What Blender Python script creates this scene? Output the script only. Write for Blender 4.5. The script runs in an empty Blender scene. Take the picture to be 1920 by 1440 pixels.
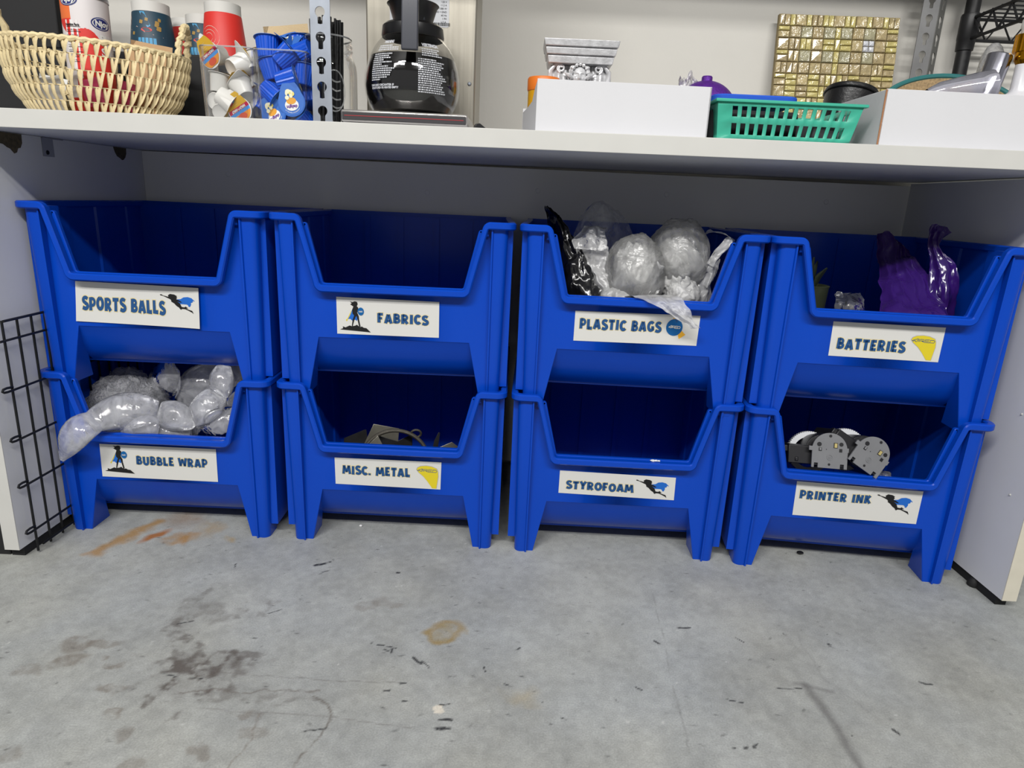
import bpy, bmesh, math, random
import numpy as np
from mathutils import Vector, Matrix, Euler, noise
from mathutils.geometry import tessellate_polygon
R = math.radians
PI = math.pi
C = bpy.context.scene.collection
SC = bpy.context.scene

# ------------------------------------------------------------------ camera, world, lights, exposure
YAW = 0.0247                                   # the workbench stands slightly turned to the bins


def W(x, y, z=0.0):                            # workbench coordinates -> world
    return Vector((x*math.cos(YAW)-y*math.sin(YAW), x*math.sin(YAW)+y*math.cos(YAW), z))


cam = bpy.data.cameras.new('camera')
cam_o = bpy.data.objects.new('camera', cam)
C.objects.link(cam_o)
cam.sensor_width = 36.0
cam.lens = 1244.1/1920*36
cam.clip_start = 0.05
cam_o.location = (0.2469, -1.1314, 0.6512)
cam_o.rotation_euler = (R(74.547), R(-2.571), R(2.206))
SC.camera = cam_o

world = bpy.data.worlds.new('world')
SC.world = world
world.use_nodes = True
world.node_tree.nodes['Background'].inputs[0].default_value = (0.98, 0.98, 1.0, 1)
world.node_tree.nodes['Background'].inputs[1].default_value = 0.30


def area(name, loc, rot, sx, sy, power, col=(1, 0.985, 0.96)):
    d = bpy.data.lights.new(name, 'AREA')
    d.shape = 'RECTANGLE'
    d.size, d.size_y, d.energy, d.color = sx, sy, power, col
    o = bpy.data.objects.new(name, d)
    C.objects.link(o)
    o.location = loc
    o.rotation_euler = rot
    return o


area('ceiling_tube_light', W(-0.55, -2.35, 2.70), (R(38), 0, 0), 1.5, 0.12, 66)
area('ceiling_tube_light', W(1.15, -2.80, 2.70), (R(45), 0, 0), 1.6, 0.12, 74)
area('ceiling_tube_light', W(-1.4, -2.80, 2.70), (R(45), 0, R(-10)), 1.6, 0.12, 38)
SC.view_settings.view_transform = 'Standard'
SC.view_settings.look = 'None'
SC.view_settings.gamma = 1.0
SC.view_settings.use_curve_mapping = False
SC.view_settings.exposure = 0.0

# ------------------------------------------------------------------ materials


def srgb(r, g, b):
    f = lambda c: (c/255/12.92) if c/255 <= 0.04045 else ((c/255+0.055)/1.055)**2.4
    return (f(r), f(g), f(b))


MATS = {}
ALB = 0.72                                     # keeps every reflectance in the range of real paint, board and concrete


def mat(name, col, rough=0.5, metal=0.0, spec=0.5, bump=0.0, bscale=60.0, var=0.0, vscale=8.0, trans=0.0, ior=1.45, coat=0.0, alpha=1.0, stretch=None, sub=0.0):
    if name in MATS:
        return MATS[name]
    col = tuple(c*ALB for c in col)
    m = bpy.data.materials.new(name)
    m.use_nodes = True
    nt = m.node_tree
    p = nt.nodes['Principled BSDF']
    p.inputs['Base Color'].default_value = (*col, 1)
    p.inputs['Roughness'].default_value = rough
    p.inputs['Metallic'].default_value = metal
    p.inputs['Specular IOR Level'].default_value = spec
    p.inputs['Transmission Weight'].default_value = trans
    p.inputs['IOR'].default_value = ior
    p.inputs['Coat Weight'].default_value = coat
    p.inputs['Alpha'].default_value = alpha
    if sub:
        p.inputs['Subsurface Weight'].default_value = sub
        p.inputs['Subsurface Radius'].default_value = (0.01, 0.01, 0.01)
    tc = nt.nodes.new('ShaderNodeTexCoord')
    mp = nt.nodes.new('ShaderNodeMapping')
    nt.links.new(tc.outputs['Object'], mp.inputs['Vector'])
    if stretch:
        mp.inputs['Scale'].default_value = stretch
    n = nt.nodes.new('ShaderNodeTexNoise')
    n.inputs['Scale'].default_value = vscale
    n.inputs['Detail'].default_value = 5
    nt.links.new(mp.outputs['Vector'], n.inputs['Vector'])
    if var:
        h = nt.nodes.new('ShaderNodeMixRGB')
        h.blend_type = 'MULTIPLY'
        h.inputs['Color1'].default_value = (*col, 1)
        h.inputs['Fac'].default_value = 1
        rp = nt.nodes.new('ShaderNodeMapRange')
        rp.inputs['From Min'].default_value = 0.3
        rp.inputs['From Max'].default_value = 0.7
        rp.inputs['To Min'].default_value = 1-var
        rp.inputs['To Max'].default_value = 1+var
        nt.links.new(n.outputs['Fac'], rp.inputs['Value'])
        nt.links.new(rp.outputs['Result'], h.inputs['Color2'])
        nt.links.new(h.outputs['Color'], p.inputs['Base Color'])
    rr = nt.nodes.new('ShaderNodeMapRange')
    rr.inputs['To Min'].default_value = max(rough-0.04, 0)
    rr.inputs['To Max'].default_value = min(rough+0.04, 1)
    nt.links.new(n.outputs['Fac'], rr.inputs['Value'])
    nt.links.new(rr.outputs['Result'], p.inputs['Roughness'])
    if bump:
        b = nt.nodes.new('ShaderNodeTexNoise')
        b.inputs['Scale'].default_value = bscale
        b.inputs['Detail'].default_value = 3
        nt.links.new(mp.outputs['Vector'], b.inputs['Vector'])
        bn = nt.nodes.new('ShaderNodeBump')
        bn.inputs['Strength'].default_value = bump
        bn.inputs['Distance'].default_value = 0.002
        nt.links.new(b.outputs['Fac'], bn.inputs['Height'])
        nt.links.new(bn.outputs['Normal'], p.inputs['Normal'])
    MATS[name] = m
    return m


def film(name, tint=(0.9, 0.92, 0.95), opacity=0.3, rough=0.12, bump=0.4, bscale=30.0, tmix=0.5, ior=1.5, cap=0.22):
    """thin clear or milky plastic film: see-through, milky scatter and gloss"""
    if name in MATS:
        return MATS[name]
    m = bpy.data.materials.new(name)
    m.use_nodes = True
    nt = m.node_tree
    nt.nodes.remove(nt.nodes['Principled BSDF'])
    tint = tuple(t*(.84 if opacity else 1) for t in tint)
    out = nt.nodes['Material Output']
    tr = nt.nodes.new('ShaderNodeBsdfTransparent')
    tr.inputs[0].default_value = (*[min(1, 0.88+0.12*t) for t in tint], 1)
    df = nt.nodes.new('ShaderNodeBsdfDiffuse')
    df.inputs[0].default_value = (*tint, 1)
    tl = nt.nodes.new('ShaderNodeBsdfTranslucent')
    tl.inputs[0].default_value = (*tint, 1)
    gl = nt.nodes.new('ShaderNodeBsdfGlossy')
    gl.inputs['Roughness'].default_value = rough
    gl.inputs[0].default_value = (1, 1, 1, 1)
    tc = nt.nodes.new('ShaderNodeTexCoord')
    ns = nt.nodes.new('ShaderNodeTexNoise')
    ns.inputs['Scale'].default_value = bscale
    ns.inputs['Detail'].default_value = 4
    ns.inputs['Distortion'].default_value = 1.2
    nt.links.new(tc.outputs['Object'], ns.inputs['Vector'])
    bp = nt.nodes.new('ShaderNodeBump')
    bp.inputs['Strength'].default_value = bump
    bp.inputs['Distance'].default_value = 0.006
    nt.links.new(ns.outputs['Fac'], bp.inputs['Height'])
    for s in (df, tl, gl):
        nt.links.new(bp.outputs['Normal'], s.inputs['Normal'])
    a = nt.nodes.new('ShaderNodeMixShader')
    a.inputs[0].default_value = tmix
    nt.links.new(df.outputs[0], a.inputs[1])
    nt.links.new(tl.outputs[0], a.inputs[2])
    b = nt.nodes.new('ShaderNodeMixShader')
    mr = nt.nodes.new('ShaderNodeMapRange')
    mr.inputs['From Min'].default_value = 0.35
    mr.inputs['From Max'].default_value = 0.7
    mr.inputs['To Min'].default_value = max(0, opacity-min(.15, opacity))
    mr.inputs['To Max'].default_value = min(1, opacity+min(.15, opacity))
    nt.links.new(ns.outputs['Fac'], mr.inputs['Value'])
    nt.links.new(mr.outputs['Result'], b.inputs[0])
    nt.links.new(tr.outputs[0], b.inputs[1])
    nt.links.new(a.outputs[0], b.inputs[2])
    c = nt.nodes.new('ShaderNodeMixShader')
    fr = nt.nodes.new('ShaderNodeFresnel')
    fr.inputs['IOR'].default_value = ior
    nt.links.new(bp.outputs['Normal'], fr.inputs['Normal'])
    if opacity:
        nt.links.new(fr.outputs[0], c.inputs[0])
    else:                                        # a thin clear wall keeps most of its transparency at its rim
        mn = nt.nodes.new('ShaderNodeMath')
        mn.operation = 'MINIMUM'
        mn.inputs[1].default_value = cap
        nt.links.new(fr.outputs[0], mn.inputs[0])
        nt.links.new(mn.outputs[0], c.inputs[0])
    nt.links.new(b.outputs[0], c.inputs[1])
    nt.links.new(gl.outputs[0], c.inputs[2])
    nt.links.new(c.outputs[0], out.inputs[0])
    MATS[name] = m
    return m


def clear(name, tint=(0.96, 0.97, 0.97), cap=0.22, rough=0.02):
    """thin-walled clear glass or plastic"""
    return film(name, tint, 0.0, rough, 0.0, 10.0, .5, 1.35, cap)


# ------------------------------------------------------------------ mesh builder


class MB:
    def __init__(s):
        s.v, s.f, s.m = [], [], []
        s.cur = 0
        s.M = None

    def add(s, vs, fs, mats=None):
        o = len(s.v)
        for p in vs:
            p = Vector(p)
            s.v.append(s.M @ p if s.M else p)
        for i, q in enumerate(fs):
            s.f.append([o+k for k in q])
            s.m.append(mats[i] if mats else s.cur)

    def hexa(s, b, t):                          # two rings of four points
        s.add(list(b)+list(t), [(3, 2, 1, 0), (4, 5, 6, 7), (0, 1, 5, 4), (1, 2, 6, 5), (2, 3, 7, 6), (3, 0, 4, 7)])

    def box(s, x0, x1, y0, y1, z0, z1):
        s.hexa([(x0, y0, z0), (x1, y0, z0), (x1, y1, z0), (x0, y1, z0)], [(x0, y0, z1), (x1, y0, z1), (x1, y1, z1), (x0, y1, z1)])

    def loft(s, rings, closed=True, cap=True, mats=None):
        n = len(rings[0])
        vs = [p for r in rings for p in r]
        fs, ms = [], []
        for i in range(len(rings)-1):
            for j in range(n if closed else n-1):
                k = (j+1) % n
                fs.append((i*n+j, i*n+k, (i+1)*n+k, (i+1)*n+j))
                ms.append(mats[i] if mats else s.cur)
        if cap and closed:
            fs.append(tuple(reversed(range(n))))
            fs.append(tuple((len(rings)-1)*n+j for j in range(n)))
            ms += [ms[0], ms[-1]]
        s.add(vs, fs, ms)

    def lathe(s, prof, n=32, c=(0, 0, 0), cap=False, mats=None, a0=0.0, a1=2*PI):
        full = abs(a1-a0-2*PI) < 1e-6
        k = n if full else n+1
        rings = [[(c[0]+r*math.cos(a0+(a1-a0)*j/n), c[1]+r*math.sin(a0+(a1-a0)*j/n), c[2]+z) for j in range(k)] for r, z in prof]
        s.loft(rings, full, cap, mats)

    def tube(s, pts, r, n=8, cap=True, closed=False):
        pts = [Vector(p) for p in pts]
        rings = []
        up = None
        for i, p in enumerate(pts):
            a = pts[(i-1) % len(pts)] if (i or closed) else pts[0]
            b = pts[(i+1) % len(pts)] if (i < len(pts)-1 or closed) else pts[-1]
            d = (b-a).normalized()
            if up is None:
                up = d.orthogonal().normalized()
            up = (up-d*up.dot(d))
            up = up.normalized() if up.length > 1e-6 else d.orthogonal().normalized()
            w = d.cross(up)
            rr = r[i] if isinstance(r, (list, tuple)) else r
            rx, ry = rr if isinstance(rr, tuple) else (rr, rr)
            rings.append([p+up*rx*math.cos(2*PI*j/n)+w*ry*math.sin(2*PI*j/n) for j in range(n)])
        if closed:
            rings.append(rings[0])
        s.loft(rings, True, cap and not closed)

    def prism(s, pts, off):                     # polygon (3D points) extruded by a vector
        off = Vector(off)
        n = len(pts)
        a = [Vector(p) for p in pts]
        s.add(a+[p+off for p in a], [tuple(range(n)), tuple(range(2*n-1, n-1, -1))]+[(i, i+n, (i+1) % n+n, (i+1) % n) for i in range(n)])

    def grid(s, fn, nu, nv, mf=None):           # fn(u, v) in 0..1
        vs = [fn(i/nu, j/nv) for j in range(nv+1) for i in range(nu+1)]
        fs, ms = [], []
        for j in range(nv):
            for i in range(nu):
                o = j*(nu+1)+i
                fs.append((o, o+1, o+nu+2, o+nu+1))
                ms.append(mf((i+.5)/nu, (j+.5)/nv) if mf else s.cur)
        s.add(vs, fs, ms)

    def build(s, name, mats, parent=None, smooth=35, bevel=0.0, solid=0.0, merge=1e-5, subsurf=0, fix=True, segs=2):
        me = bpy.data.meshes.new(name)
        me.from_pydata([tuple(p) for p in s.v], [], s.f)
        ml = mats if isinstance(mats, (list, tuple)) else [mats]
        for m in ml:
            me.materials.append(m)
        me.polygons.foreach_set('material_index', [min(i, len(ml)-1) for i in s.m])
        bm = bmesh.new()
        bm.from_mesh(me)
        if merge:
            bmesh.ops.remove_doubles(bm, verts=bm.verts, dist=merge)
        if fix:
            bmesh.ops.recalc_face_normals(bm, faces=bm.faces)
        for e in bm.edges:
            e.smooth = not (len(e.link_faces) == 2 and e.calc_face_angle(0) > R(smooth))
        for f in bm.faces:
            f.smooth = smooth > 0
        bm.to_mesh(me)
        bm.free()
        o = bpy.data.objects.new(name, me)
        C.objects.link(o)
        if parent:
            o.parent = parent
        if solid:
            k = o.modifiers.new('solidify', 'SOLIDIFY')
            k.thickness = solid
            k.offset = 0
        if bevel:
            k = o.modifiers.new('bevel', 'BEVEL')
            k.width = bevel
            k.segments = segs
            k.limit_method = 'ANGLE'
            k.angle_limit = R(40)
        if subsurf:
            k = o.modifiers.new('subsurf', 'SUBSURF')
            k.levels = k.render_levels = subsurf
        return o


def tag(o, label=None, cat=None, group=None, kind=None):
    if label:
        o['label'] = label
    if cat:
        o['category'] = cat
    if group:
        o['group'] = group
    if kind:
        o['kind'] = kind
    return o


def thing(name, label, cat, loc, rotz=0.0, group=None):
    o = bpy.data.objects.new(name, None)
    C.objects.link(o)
    o.empty_display_size = 0.02
    o.location = loc
    o.rotation_euler = (0, 0, rotz)
    return tag(o, label, cat, group)


def copy_tree(o, parent=None):
    c = o.copy()
    C.objects.link(c)
    if parent:
        c.parent = parent
    for ch in list(o.children):
        copy_tree(ch, c)
    return c


def fillet(pts, radii, n=6):
    """2D polyline with rounded corners"""
    out = [Vector(pts[0])]
    for i in range(1, len(pts)-1):
        a, b, c = Vector(pts[i-1]), Vector(pts[i]), Vector(pts[i+1])
        u, v = (a-b).normalized(), (c-b).normalized()
        ang = u.angle(v)
        r = radii[i-1]
        if r <= 0:
            out.append(b)
            continue
        d = r/math.tan(ang/2)
        cen = b+(u+v).normalized()*(r/math.sin(ang/2))
        p, q = b+u*d-cen, b+v*d-cen
        tot = p.angle_signed(q)
        for k in range(n+1):
            t = -tot*k/n
            out.append(cen+Vector((p.x*math.cos(t)-p.y*math.sin(t), p.x*math.sin(t)+p.y*math.cos(t))))
    out.append(Vector(pts[-1]))
    return out


def fbm(p, octv=4):
    return noise.fractal(p, 1.0, 2.0, octv)


def ridge(p):
    return 1-abs(noise.noise(p))*2


def text_mesh(s, size=1.0, bold=0.0, align='LEFT'):
    cu = bpy.data.curves.new('t', 'FONT')
    cu.body = s
    cu.size = size
    cu.offset = bold
    cu.align_x = align
    cu.resolution_u = 3
    o = bpy.data.objects.new('t', cu)
    C.objects.link(o)
    bpy.context.view_layer.update()
    me = bpy.data.meshes.new_from_object(o.evaluated_get(bpy.context.evaluated_depsgraph_get()))
    vs = [v.co.copy() for v in me.vertices]
    fs = [list(p.vertices) for p in me.polygons]
    bpy.data.objects.remove(o)
    bpy.data.curves.remove(cu)
    bpy.data.meshes.remove(me)
    return vs, fs


def put_text(mb, s, fn, size, bold=0.0, align='LEFT', fit=None):
    """fn maps flat text coordinates to a point in space; fit squeezes the line to a width"""
    vs, fs = text_mesh(s, size, bold, align)
    if not vs:
        return
    if fit:
        w = max(v.x for v in vs)
        for v in vs:
            v.x *= fit/w
    mb.add([fn(v.x, v.y) for v in vs], fs)

# ------------------------------------------------------------------ the setting: floor, wall, workbench
def lattice(nx, ny, cell, seed):
    rng = np.random.default_rng(seed)
    gx, gy = nx/cell, ny/cell
    g = rng.random((int(gy)+3, int(gx)+3))
    yy = np.arange(ny)/cell
    xx = np.arange(nx)/cell
    yi, xi = yy.astype(int), xx.astype(int)
    fy, fx = (yy-yi)[:, None], (xx-xi)[None, :]
    fy, fx = fy*fy*(3-2*fy), fx*fx*(3-2*fx)
    a = g[yi][:, xi]
    b = g[yi][:, xi+1]
    c = g[yi+1][:, xi]
    d = g[yi+1][:, xi+1]
    return (a*(1-fx)+b*fx)*(1-fy)+(c*(1-fx)+d*fx)*fy


def nfbm(nx, ny, cell, seed, octv=4):
    s = np.zeros((ny, nx))
    amp = 1.0
    tot = 0
    for k in range(octv):
        s += amp*lattice(nx, ny, max(cell, 1.01), seed+k)
        tot += amp
        amp *= 0.55
        cell /= 2
    return s/tot


def make_floor():
    x0, x1, y0, y1, st = -0.95, 1.45, -0.66, 0.46, 0.0024
    nx, ny = int((x1-x0)/st)+1, int((y1-y0)/st)+1
    X = x0+np.arange(nx)*st
    Y = y0+np.arange(ny)*st
    XX, YY = np.meshgrid(X, Y)
    base = np.array(srgb(174, 176, 172))
    col = np.ones((ny, nx, 3))*base
    big = nfbm(nx, ny, 110, 1)
    mid = nfbm(nx, ny, 22, 11)
    fine = nfbm(nx, ny, 4, 21, 2)
    col *= (0.79+0.28*big+0.34*(mid-.5)+0.26*(fine-.5)+0.08)[..., None]
    n1 = nfbm(nx, ny, 14, 31)-.5
    n2 = nfbm(nx, ny, 14, 41)-.5
    n3 = nfbm(nx, ny, 9, 51)
    n4 = nfbm(nx, ny, 5, 61, 3)
    warm = nfbm(nx, ny, 60, 71)
    col *= (1+np.array([0.05, 0.02, -0.05])*(warm-.5)[..., None]*1.6)

    def blend(mask, c, k):
        m = np.clip(mask, 0, 1)[..., None]*k
        col[:] = col*(1-m)+np.array(srgb(*c))*m

    def ell(cx, cy, rx, ry, ang=0, warp=0.03, soft=0.35):
        dx, dy = XX-cx+n1*warp*2, YY-cy+n2*warp*2
        ca, sa = math.cos(ang), math.sin(ang)
        u, v = (dx*ca+dy*sa)/rx, (-dx*sa+dy*ca)/ry
        return np.clip((1-np.sqrt(u*u+v*v))/soft, 0, 1)

    def line(pts, w, warp=0.004, soft=0.5, dens=None):
        m = np.zeros((ny, nx))
        for (ax, ay), (bx, by) in zip(pts, pts[1:]):
            px, py = XX-ax+n1*warp*2, YY-ay+n2*warp*2
            dx, dy = bx-ax, by-ay
            t = np.clip((px*dx+py*dy)/(dx*dx+dy*dy), 0, 1)
            d = np.hypot(px-t*dx, py-t*dy)
            m = np.maximum(m, np.clip((w-d)/(w*soft), 0, 1))
        if dens is not None:
            m = m*(n4 > dens)
        return m
    # rust left by a wet can below the first stack
    blend(line([(-0.478, 0.05), (-0.50, -0.01), (-0.525, -0.075)], 0.019, 0.016, 0.8), (176, 132, 62), 0.75)
    blend(ell(-0.455, -0.004, 0.040, 0.016, R(62), 0.012, 0.6), (172, 106, 44), 0.9)
    blend(ell(-0.405, -0.006, 0.030, 0.026, R(40), 0.03, 0.8), (178, 132, 66), 0.8)
    blend(ell(-0.37, 0.03, 0.035, 0.05, R(20), 0.03, 0.9), (180, 150, 100), 0.5)
    blend(ell(-0.31, 0.006, 0.014, 0.02, R(50), 0.02, 0.9), (180, 150, 90), 0.6)
    blend(ell(-0.43, 0.07, 0.06, 0.05, 0, 0.03, 0.9), (150, 110, 70), 0.45)
    # tan patch with a darker edge
    e = ell(0.138, -0.245, 0.034, 0.030, 0.3, 0.016, 0.25)
    blend(e*np.clip(.75+(n3-.45)*1.6, .4, 1), (160, 144, 104), 0.9)
    blend(e*(ell(0.138, -0.245, 0.026, 0.022, 0.3, 0.016, 0.5) < .4), (166, 136, 78), 0.3)
    blend(ell(0.26, -0.37, 0.03, 0.02, 0, 0.02, 0.9), (180, 165, 130), 0.45)
    # worn dark patches, front left
    for cx, cy, rx, ry, a, k in ((-0.205, -0.375, .055, .045, .3, .75), (-0.165, -0.352, .05, .018, .3, .5), (-0.235, -0.31, .022, .06, .2, .45), (-0.21, -0.42, .02, .03, 0, .6),
                                 (-0.24, -0.255, .025, .04, .2, .32), (-0.19, -0.22, .03, .02, .4, .35), (-0.13, -0.40, .05, .012, .1, .35), (-0.27, -0.20, .012, .05, -.1, .3), (-0.18, -0.395, .05, .02, .4, .5), (-0.05, -0.41, .03, .012, .3, .35)):
        m = ell(cx, cy, rx*1.3, ry*1.3, a, 0.045, 0.3)*np.clip((n3-.38)*8, 0.15, 1)*np.clip(.5+(n4-.4)*3, .3, 1)
        blend(m, (104, 98, 92), min(1, k*1.25))
    for cx, cy, rx, ry, k in ((-0.377, -0.36, .03, .018, .5), (-0.385, -0.325, .028, .022, .45), (-0.35, -0.315, .03, .012, .35), (-0.31, -0.36, .014, .009, .5), (-0.295, -0.335, .012, .009, .45), (-0.33, -0.345, .008, .007, .5),
                             (-0.29, -0.40, .025, .012, .5), (-0.42, -0.38, .02, .012, .3), (-0.26, -0.45, .012, .01, .5), (-0.23, -0.48, .012, .014, .35), (-0.12, -0.5, .018, .014, .4), (-0.2, -0.53, .02, .02, .35), (-0.07, -0.46, .02, .012, .3),
                             (-0.34, -0.52, .02, .02, .35), (-0.42, -0.50, .02, .015, .3), (-0.1, -0.43, .02, .009, .4), (0.0, -0.19, .02, .014, .25), (0.05, -0.185, .018, .01, .3), (0.02, -0.18, .02, .016, .2)):
        blend(ell(cx, cy, rx, ry, 0.2, 0.018, 0.3)*np.clip((n3-.30)*5, .2, 1), (122, 112, 100), min(1, k*1.2))
    # white paint splat and specks
    blend(ell(0.153, -0.404, .013, .013, 0, 0.024, 0.2)*np.clip((n4-.33)*8, 0, 1), (232, 224, 208), 0.95)
    rng = np.random.default_rng(5)
    for k in range(70):
        blend(ell(rng.uniform(-.6, 1.1), rng.uniform(-.55, .05), rng.uniform(.0012, .0035), rng.uniform(.001, .0025), rng.uniform(0, 3), 0.003, 0.6), (222, 222, 218), rng.uniform(.3, .8))
    # dark drag streak front right
    blend(line([(0.668, -0.313), (0.672, -0.345), (0.676, -0.39), (0.678, -0.43), (0.683, -0.50)], 0.0095, 0.005, 0.9), (104, 102, 100), 0.62)
    blend(line([(0.655, -0.310), (0.70, -0.322)], 0.007, 0.004, 0.9), (120, 118, 116), 0.5)
    blend(line([(0.70, -0.20), (0.705, -0.30), (0.74, -0.37)], 0.003, 0.01, 0.9), (140, 140, 138), 0.35)
    # cracks
    crk = [(-0.021, -0.396), (0.002, -0.41), (0.015, -0.437), (0.012, -0.462), (0.006, -0.482), (-0.006, -0.515), (-0.03, -0.56)]
    blend(line(crk, 0.0020, 0.008, 0.7)*np.clip((n4-.25)*6, .2, 1), (104, 94, 84), 0.7)
    blend(line([(-0.075, -0.43), (-0.07, -0.47), (-0.082, -0.53), (-0.09, -0.58)], 0.0015, 0.006, 0.8), (124, 112, 100), 0.45)
    blend(line([(-0.19, -0.405), (-0.13, -0.395), (-0.06, -0.395), (-0.015, -0.385)], 0.002, 0.012, 0.7), (116, 108, 100), 0.6)
    blend(line([(-0.21, -0.36), (0.0, -0.365), (0.09, -0.36)], 0.0016, 0.004, 0.8), (120, 116, 112), 0.5)
    blend(line([(-0.16, -0.43), (0.02, -0.43), (0.12, -0.44)], 0.0016, 0.004, 0.8), (124, 120, 116), 0.45)
    blend(line([(0.485, -0.10), (0.475, -0.30), (0.47, -0.55)], 0.0014, 0.004, 0.8), (140, 140, 138), 0.45)
    # black scuffs
    for pts, w in (([(0.096, -0.302), (0.112, -0.318)], .004), ([(0.112, -0.312), (0.130, -0.333)], .002), ([(0.064, -0.292), (0.066, -0.300)], .003), ([(0.052, -0.294), (0.062, -0.298)], .0016), ([(0.09, -0.362), (0.098, -0.362)], .003),
                   ([(0.070, -0.380), (0.079, -0.378)], .003), ([(0.10, -0.396), (0.106, -0.394)], .003), ([(0.155, -0.425), (0.170, -0.422)], .0035), ([(0.150, -0.44), (0.168, -0.437)], .0045), ([(0.152, -0.395), (0.166, -0.392)], .002),
                   ([(0.015, -0.45), (-0.012, -0.457)], .0025), ([(0.508, -0.193), (0.525, -0.192)], .0028), ([(0.462, -0.232), (0.468, -0.237)], .003), ([(0.541, -0.437), (0.561, -0.428)], .004), ([(0.53, -0.44), (0.545, -0.434)], .002),
                   ([(0.742, -0.214), (0.746, -0.223)], .0045), ([(0.753, -0.387), (0.759, -0.394)], .004), ([(0.245, -0.275), (0.252, -0.268)], .0025), ([(-0.27, -0.265), (-0.25, -0.252)], .002), ([(-0.15, -0.22), (-0.135, -0.21)], .0018),
                   ([(-0.15, -0.285), (-0.142, -0.283)], .002), ([(-0.12, -0.075), (-0.10, -0.062)], .006), ([(-0.10, -0.095), (-0.09, -0.09)], .002), ([(0.03, -0.083), (0.034, -0.083)], .004), ([(-0.26, -0.085), (-0.258, -0.10)], .002),
                   ([(0.205, -0.315), (0.209, -0.325)], .002), ([(0.60, -0.215), (0.607, -0.225)], .002), ([(0.84, -0.29), (0.855, -0.297)], .0035), ([(0.42, -0.34), (0.426, -0.344)], .002), ([(0.545, -0.35), (0.57, -0.357)], .0016),
                   ([(0.31, -0.405), (0.322, -0.406)], .002), ([(0.235, -0.35), (0.245, -0.353)], .002), ([(-0.24, -0.375), (-0.17, -0.377)], .0016), ([(0.07, -0.29), (0.03, -0.282)], .0015), ([(0.62, -0.325), (0.66, -0.32)], .0014)):
        blend(line(pts, w*.72, 0.006, 0.6)*np.clip((n4-.30)*9, 0, 1), (34, 34, 36), 0.95)
    for k in range(420):
        x, y = rng.uniform(-.6, 1.2), rng.uniform(-.58, .1)
        a = rng.normal(0.1, 0.5)
        l = rng.uniform(.001, .006)
        ix, iy = int((x-x0)/st), int((y-y0)/st)
        q = max(3, int(l/st)+3)
        sl = (slice(max(iy-q, 0), iy+q), slice(max(ix-q, 0), ix+q))
        dx, dy = XX[sl]-x, YY[sl]-y
        u, v = (dx*math.cos(a)+dy*math.sin(a))/l, (-dx*math.sin(a)+dy*math.cos(a))/0.0016
        m = np.clip(1.2-np.sqrt(u*u+v*v), 0, 1)[..., None]*rng.uniform(.2, .8)
        col[sl] = col[sl]*(1-m)+np.array(srgb(60, 58, 58))*m
    # mesh
    vs = np.stack([XX, YY, np.zeros_like(XX)], -1).reshape(-1, 3)
    idx = np.arange(nx*ny).reshape(ny, nx)
    qs = np.stack([idx[:-1, :-1], idx[:-1, 1:], idx[1:, 1:], idx[1:, :-1]], -1).reshape(-1, 4)
    me = bpy.data.meshes.new('floor')
    me.vertices.add(len(vs)+8)
    outer = [(-4, -5, 0), (5, -5, 0), (5, 3, 0), (-4, 3, 0), (x0, y0, 0), (X[-1], y0, 0), (X[-1], Y[-1], 0), (x0, Y[-1], 0)]
    allv = np.concatenate([vs, np.array(outer, float)])
    n = len(vs)
    oq = np.array([(n, n+1, n+5, n+4), (n+1, n+2, n+6, n+5), (n+2, n+3, n+7, n+6), (n+3, n, n+4, n+7)])
    qs = np.concatenate([qs, oq])
    me.vertices.foreach_set('co', allv.ravel())
    me.loops.add(qs.size)
    me.loops.foreach_set('vertex_index', qs.ravel())
    me.polygons.add(len(qs))
    me.polygons.foreach_set('loop_start', np.arange(len(qs))*4)
    me.polygons.foreach_set('loop_total', np.full(len(qs), 4))
    me.update()
    at = me.color_attributes.new('stain', 'FLOAT_COLOR', 'POINT')
    cc = np.ones((len(allv), 4))
    cc[:n, :3] = col.reshape(-1, 3)*ALB
    cc[n:, :3] = base*ALB
    at.data.foreach_set('color', cc.ravel())
    o = bpy.data.objects.new('floor', me)
    C.objects.link(o)
    m = mat('concrete', tuple(base), 0.55, spec=0.35)
    nt = m.node_tree
    p = nt.nodes['Principled BSDF']
    vc = nt.nodes.new('ShaderNodeVertexColor')
    vc.layer_name = 'stain'
    tc = nt.nodes.new('ShaderNodeTexCoord')
    ns = nt.nodes.new('ShaderNodeTexNoise')
    ns.inputs['Scale'].default_value = 420
    ns.inputs['Detail'].default_value = 3
    nt.links.new(tc.outputs['Object'], ns.inputs['Vector'])
    mr = nt.nodes.new('ShaderNodeMapRange')
    mr.inputs['From Min'].default_value = .3
    mr.inputs['From Max'].default_value = .7
    mr.inputs['To Min'].default_value = 0.86
    mr.inputs['To Max'].default_value = 1.12
    nt.links.new(ns.outputs['Fac'], mr.inputs['Value'])
    mx = nt.nodes.new('ShaderNodeMixRGB')
    mx.blend_type = 'MULTIPLY'
    mx.inputs['Fac'].default_value = 1
    nt.links.new(vc.outputs['Color'], mx.inputs['Color1'])
    nt.links.new(mr.outputs['Result'], mx.inputs['Color2'])
    nt.links.new(mx.outputs['Color'], p.inputs['Base Color'])
    bn = nt.nodes.new('ShaderNodeBump')
    bn.inputs['Strength'].default_value = 0.25
    bn.inputs['Distance'].default_value = 0.001
    nt.links.new(ns.outputs['Fac'], bn.inputs['Height'])
    nt.links.new(bn.outputs['Normal'], p.inputs['Normal'])
    me.materials.append(m)
    tag(o, kind='structure')


make_floor()

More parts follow.
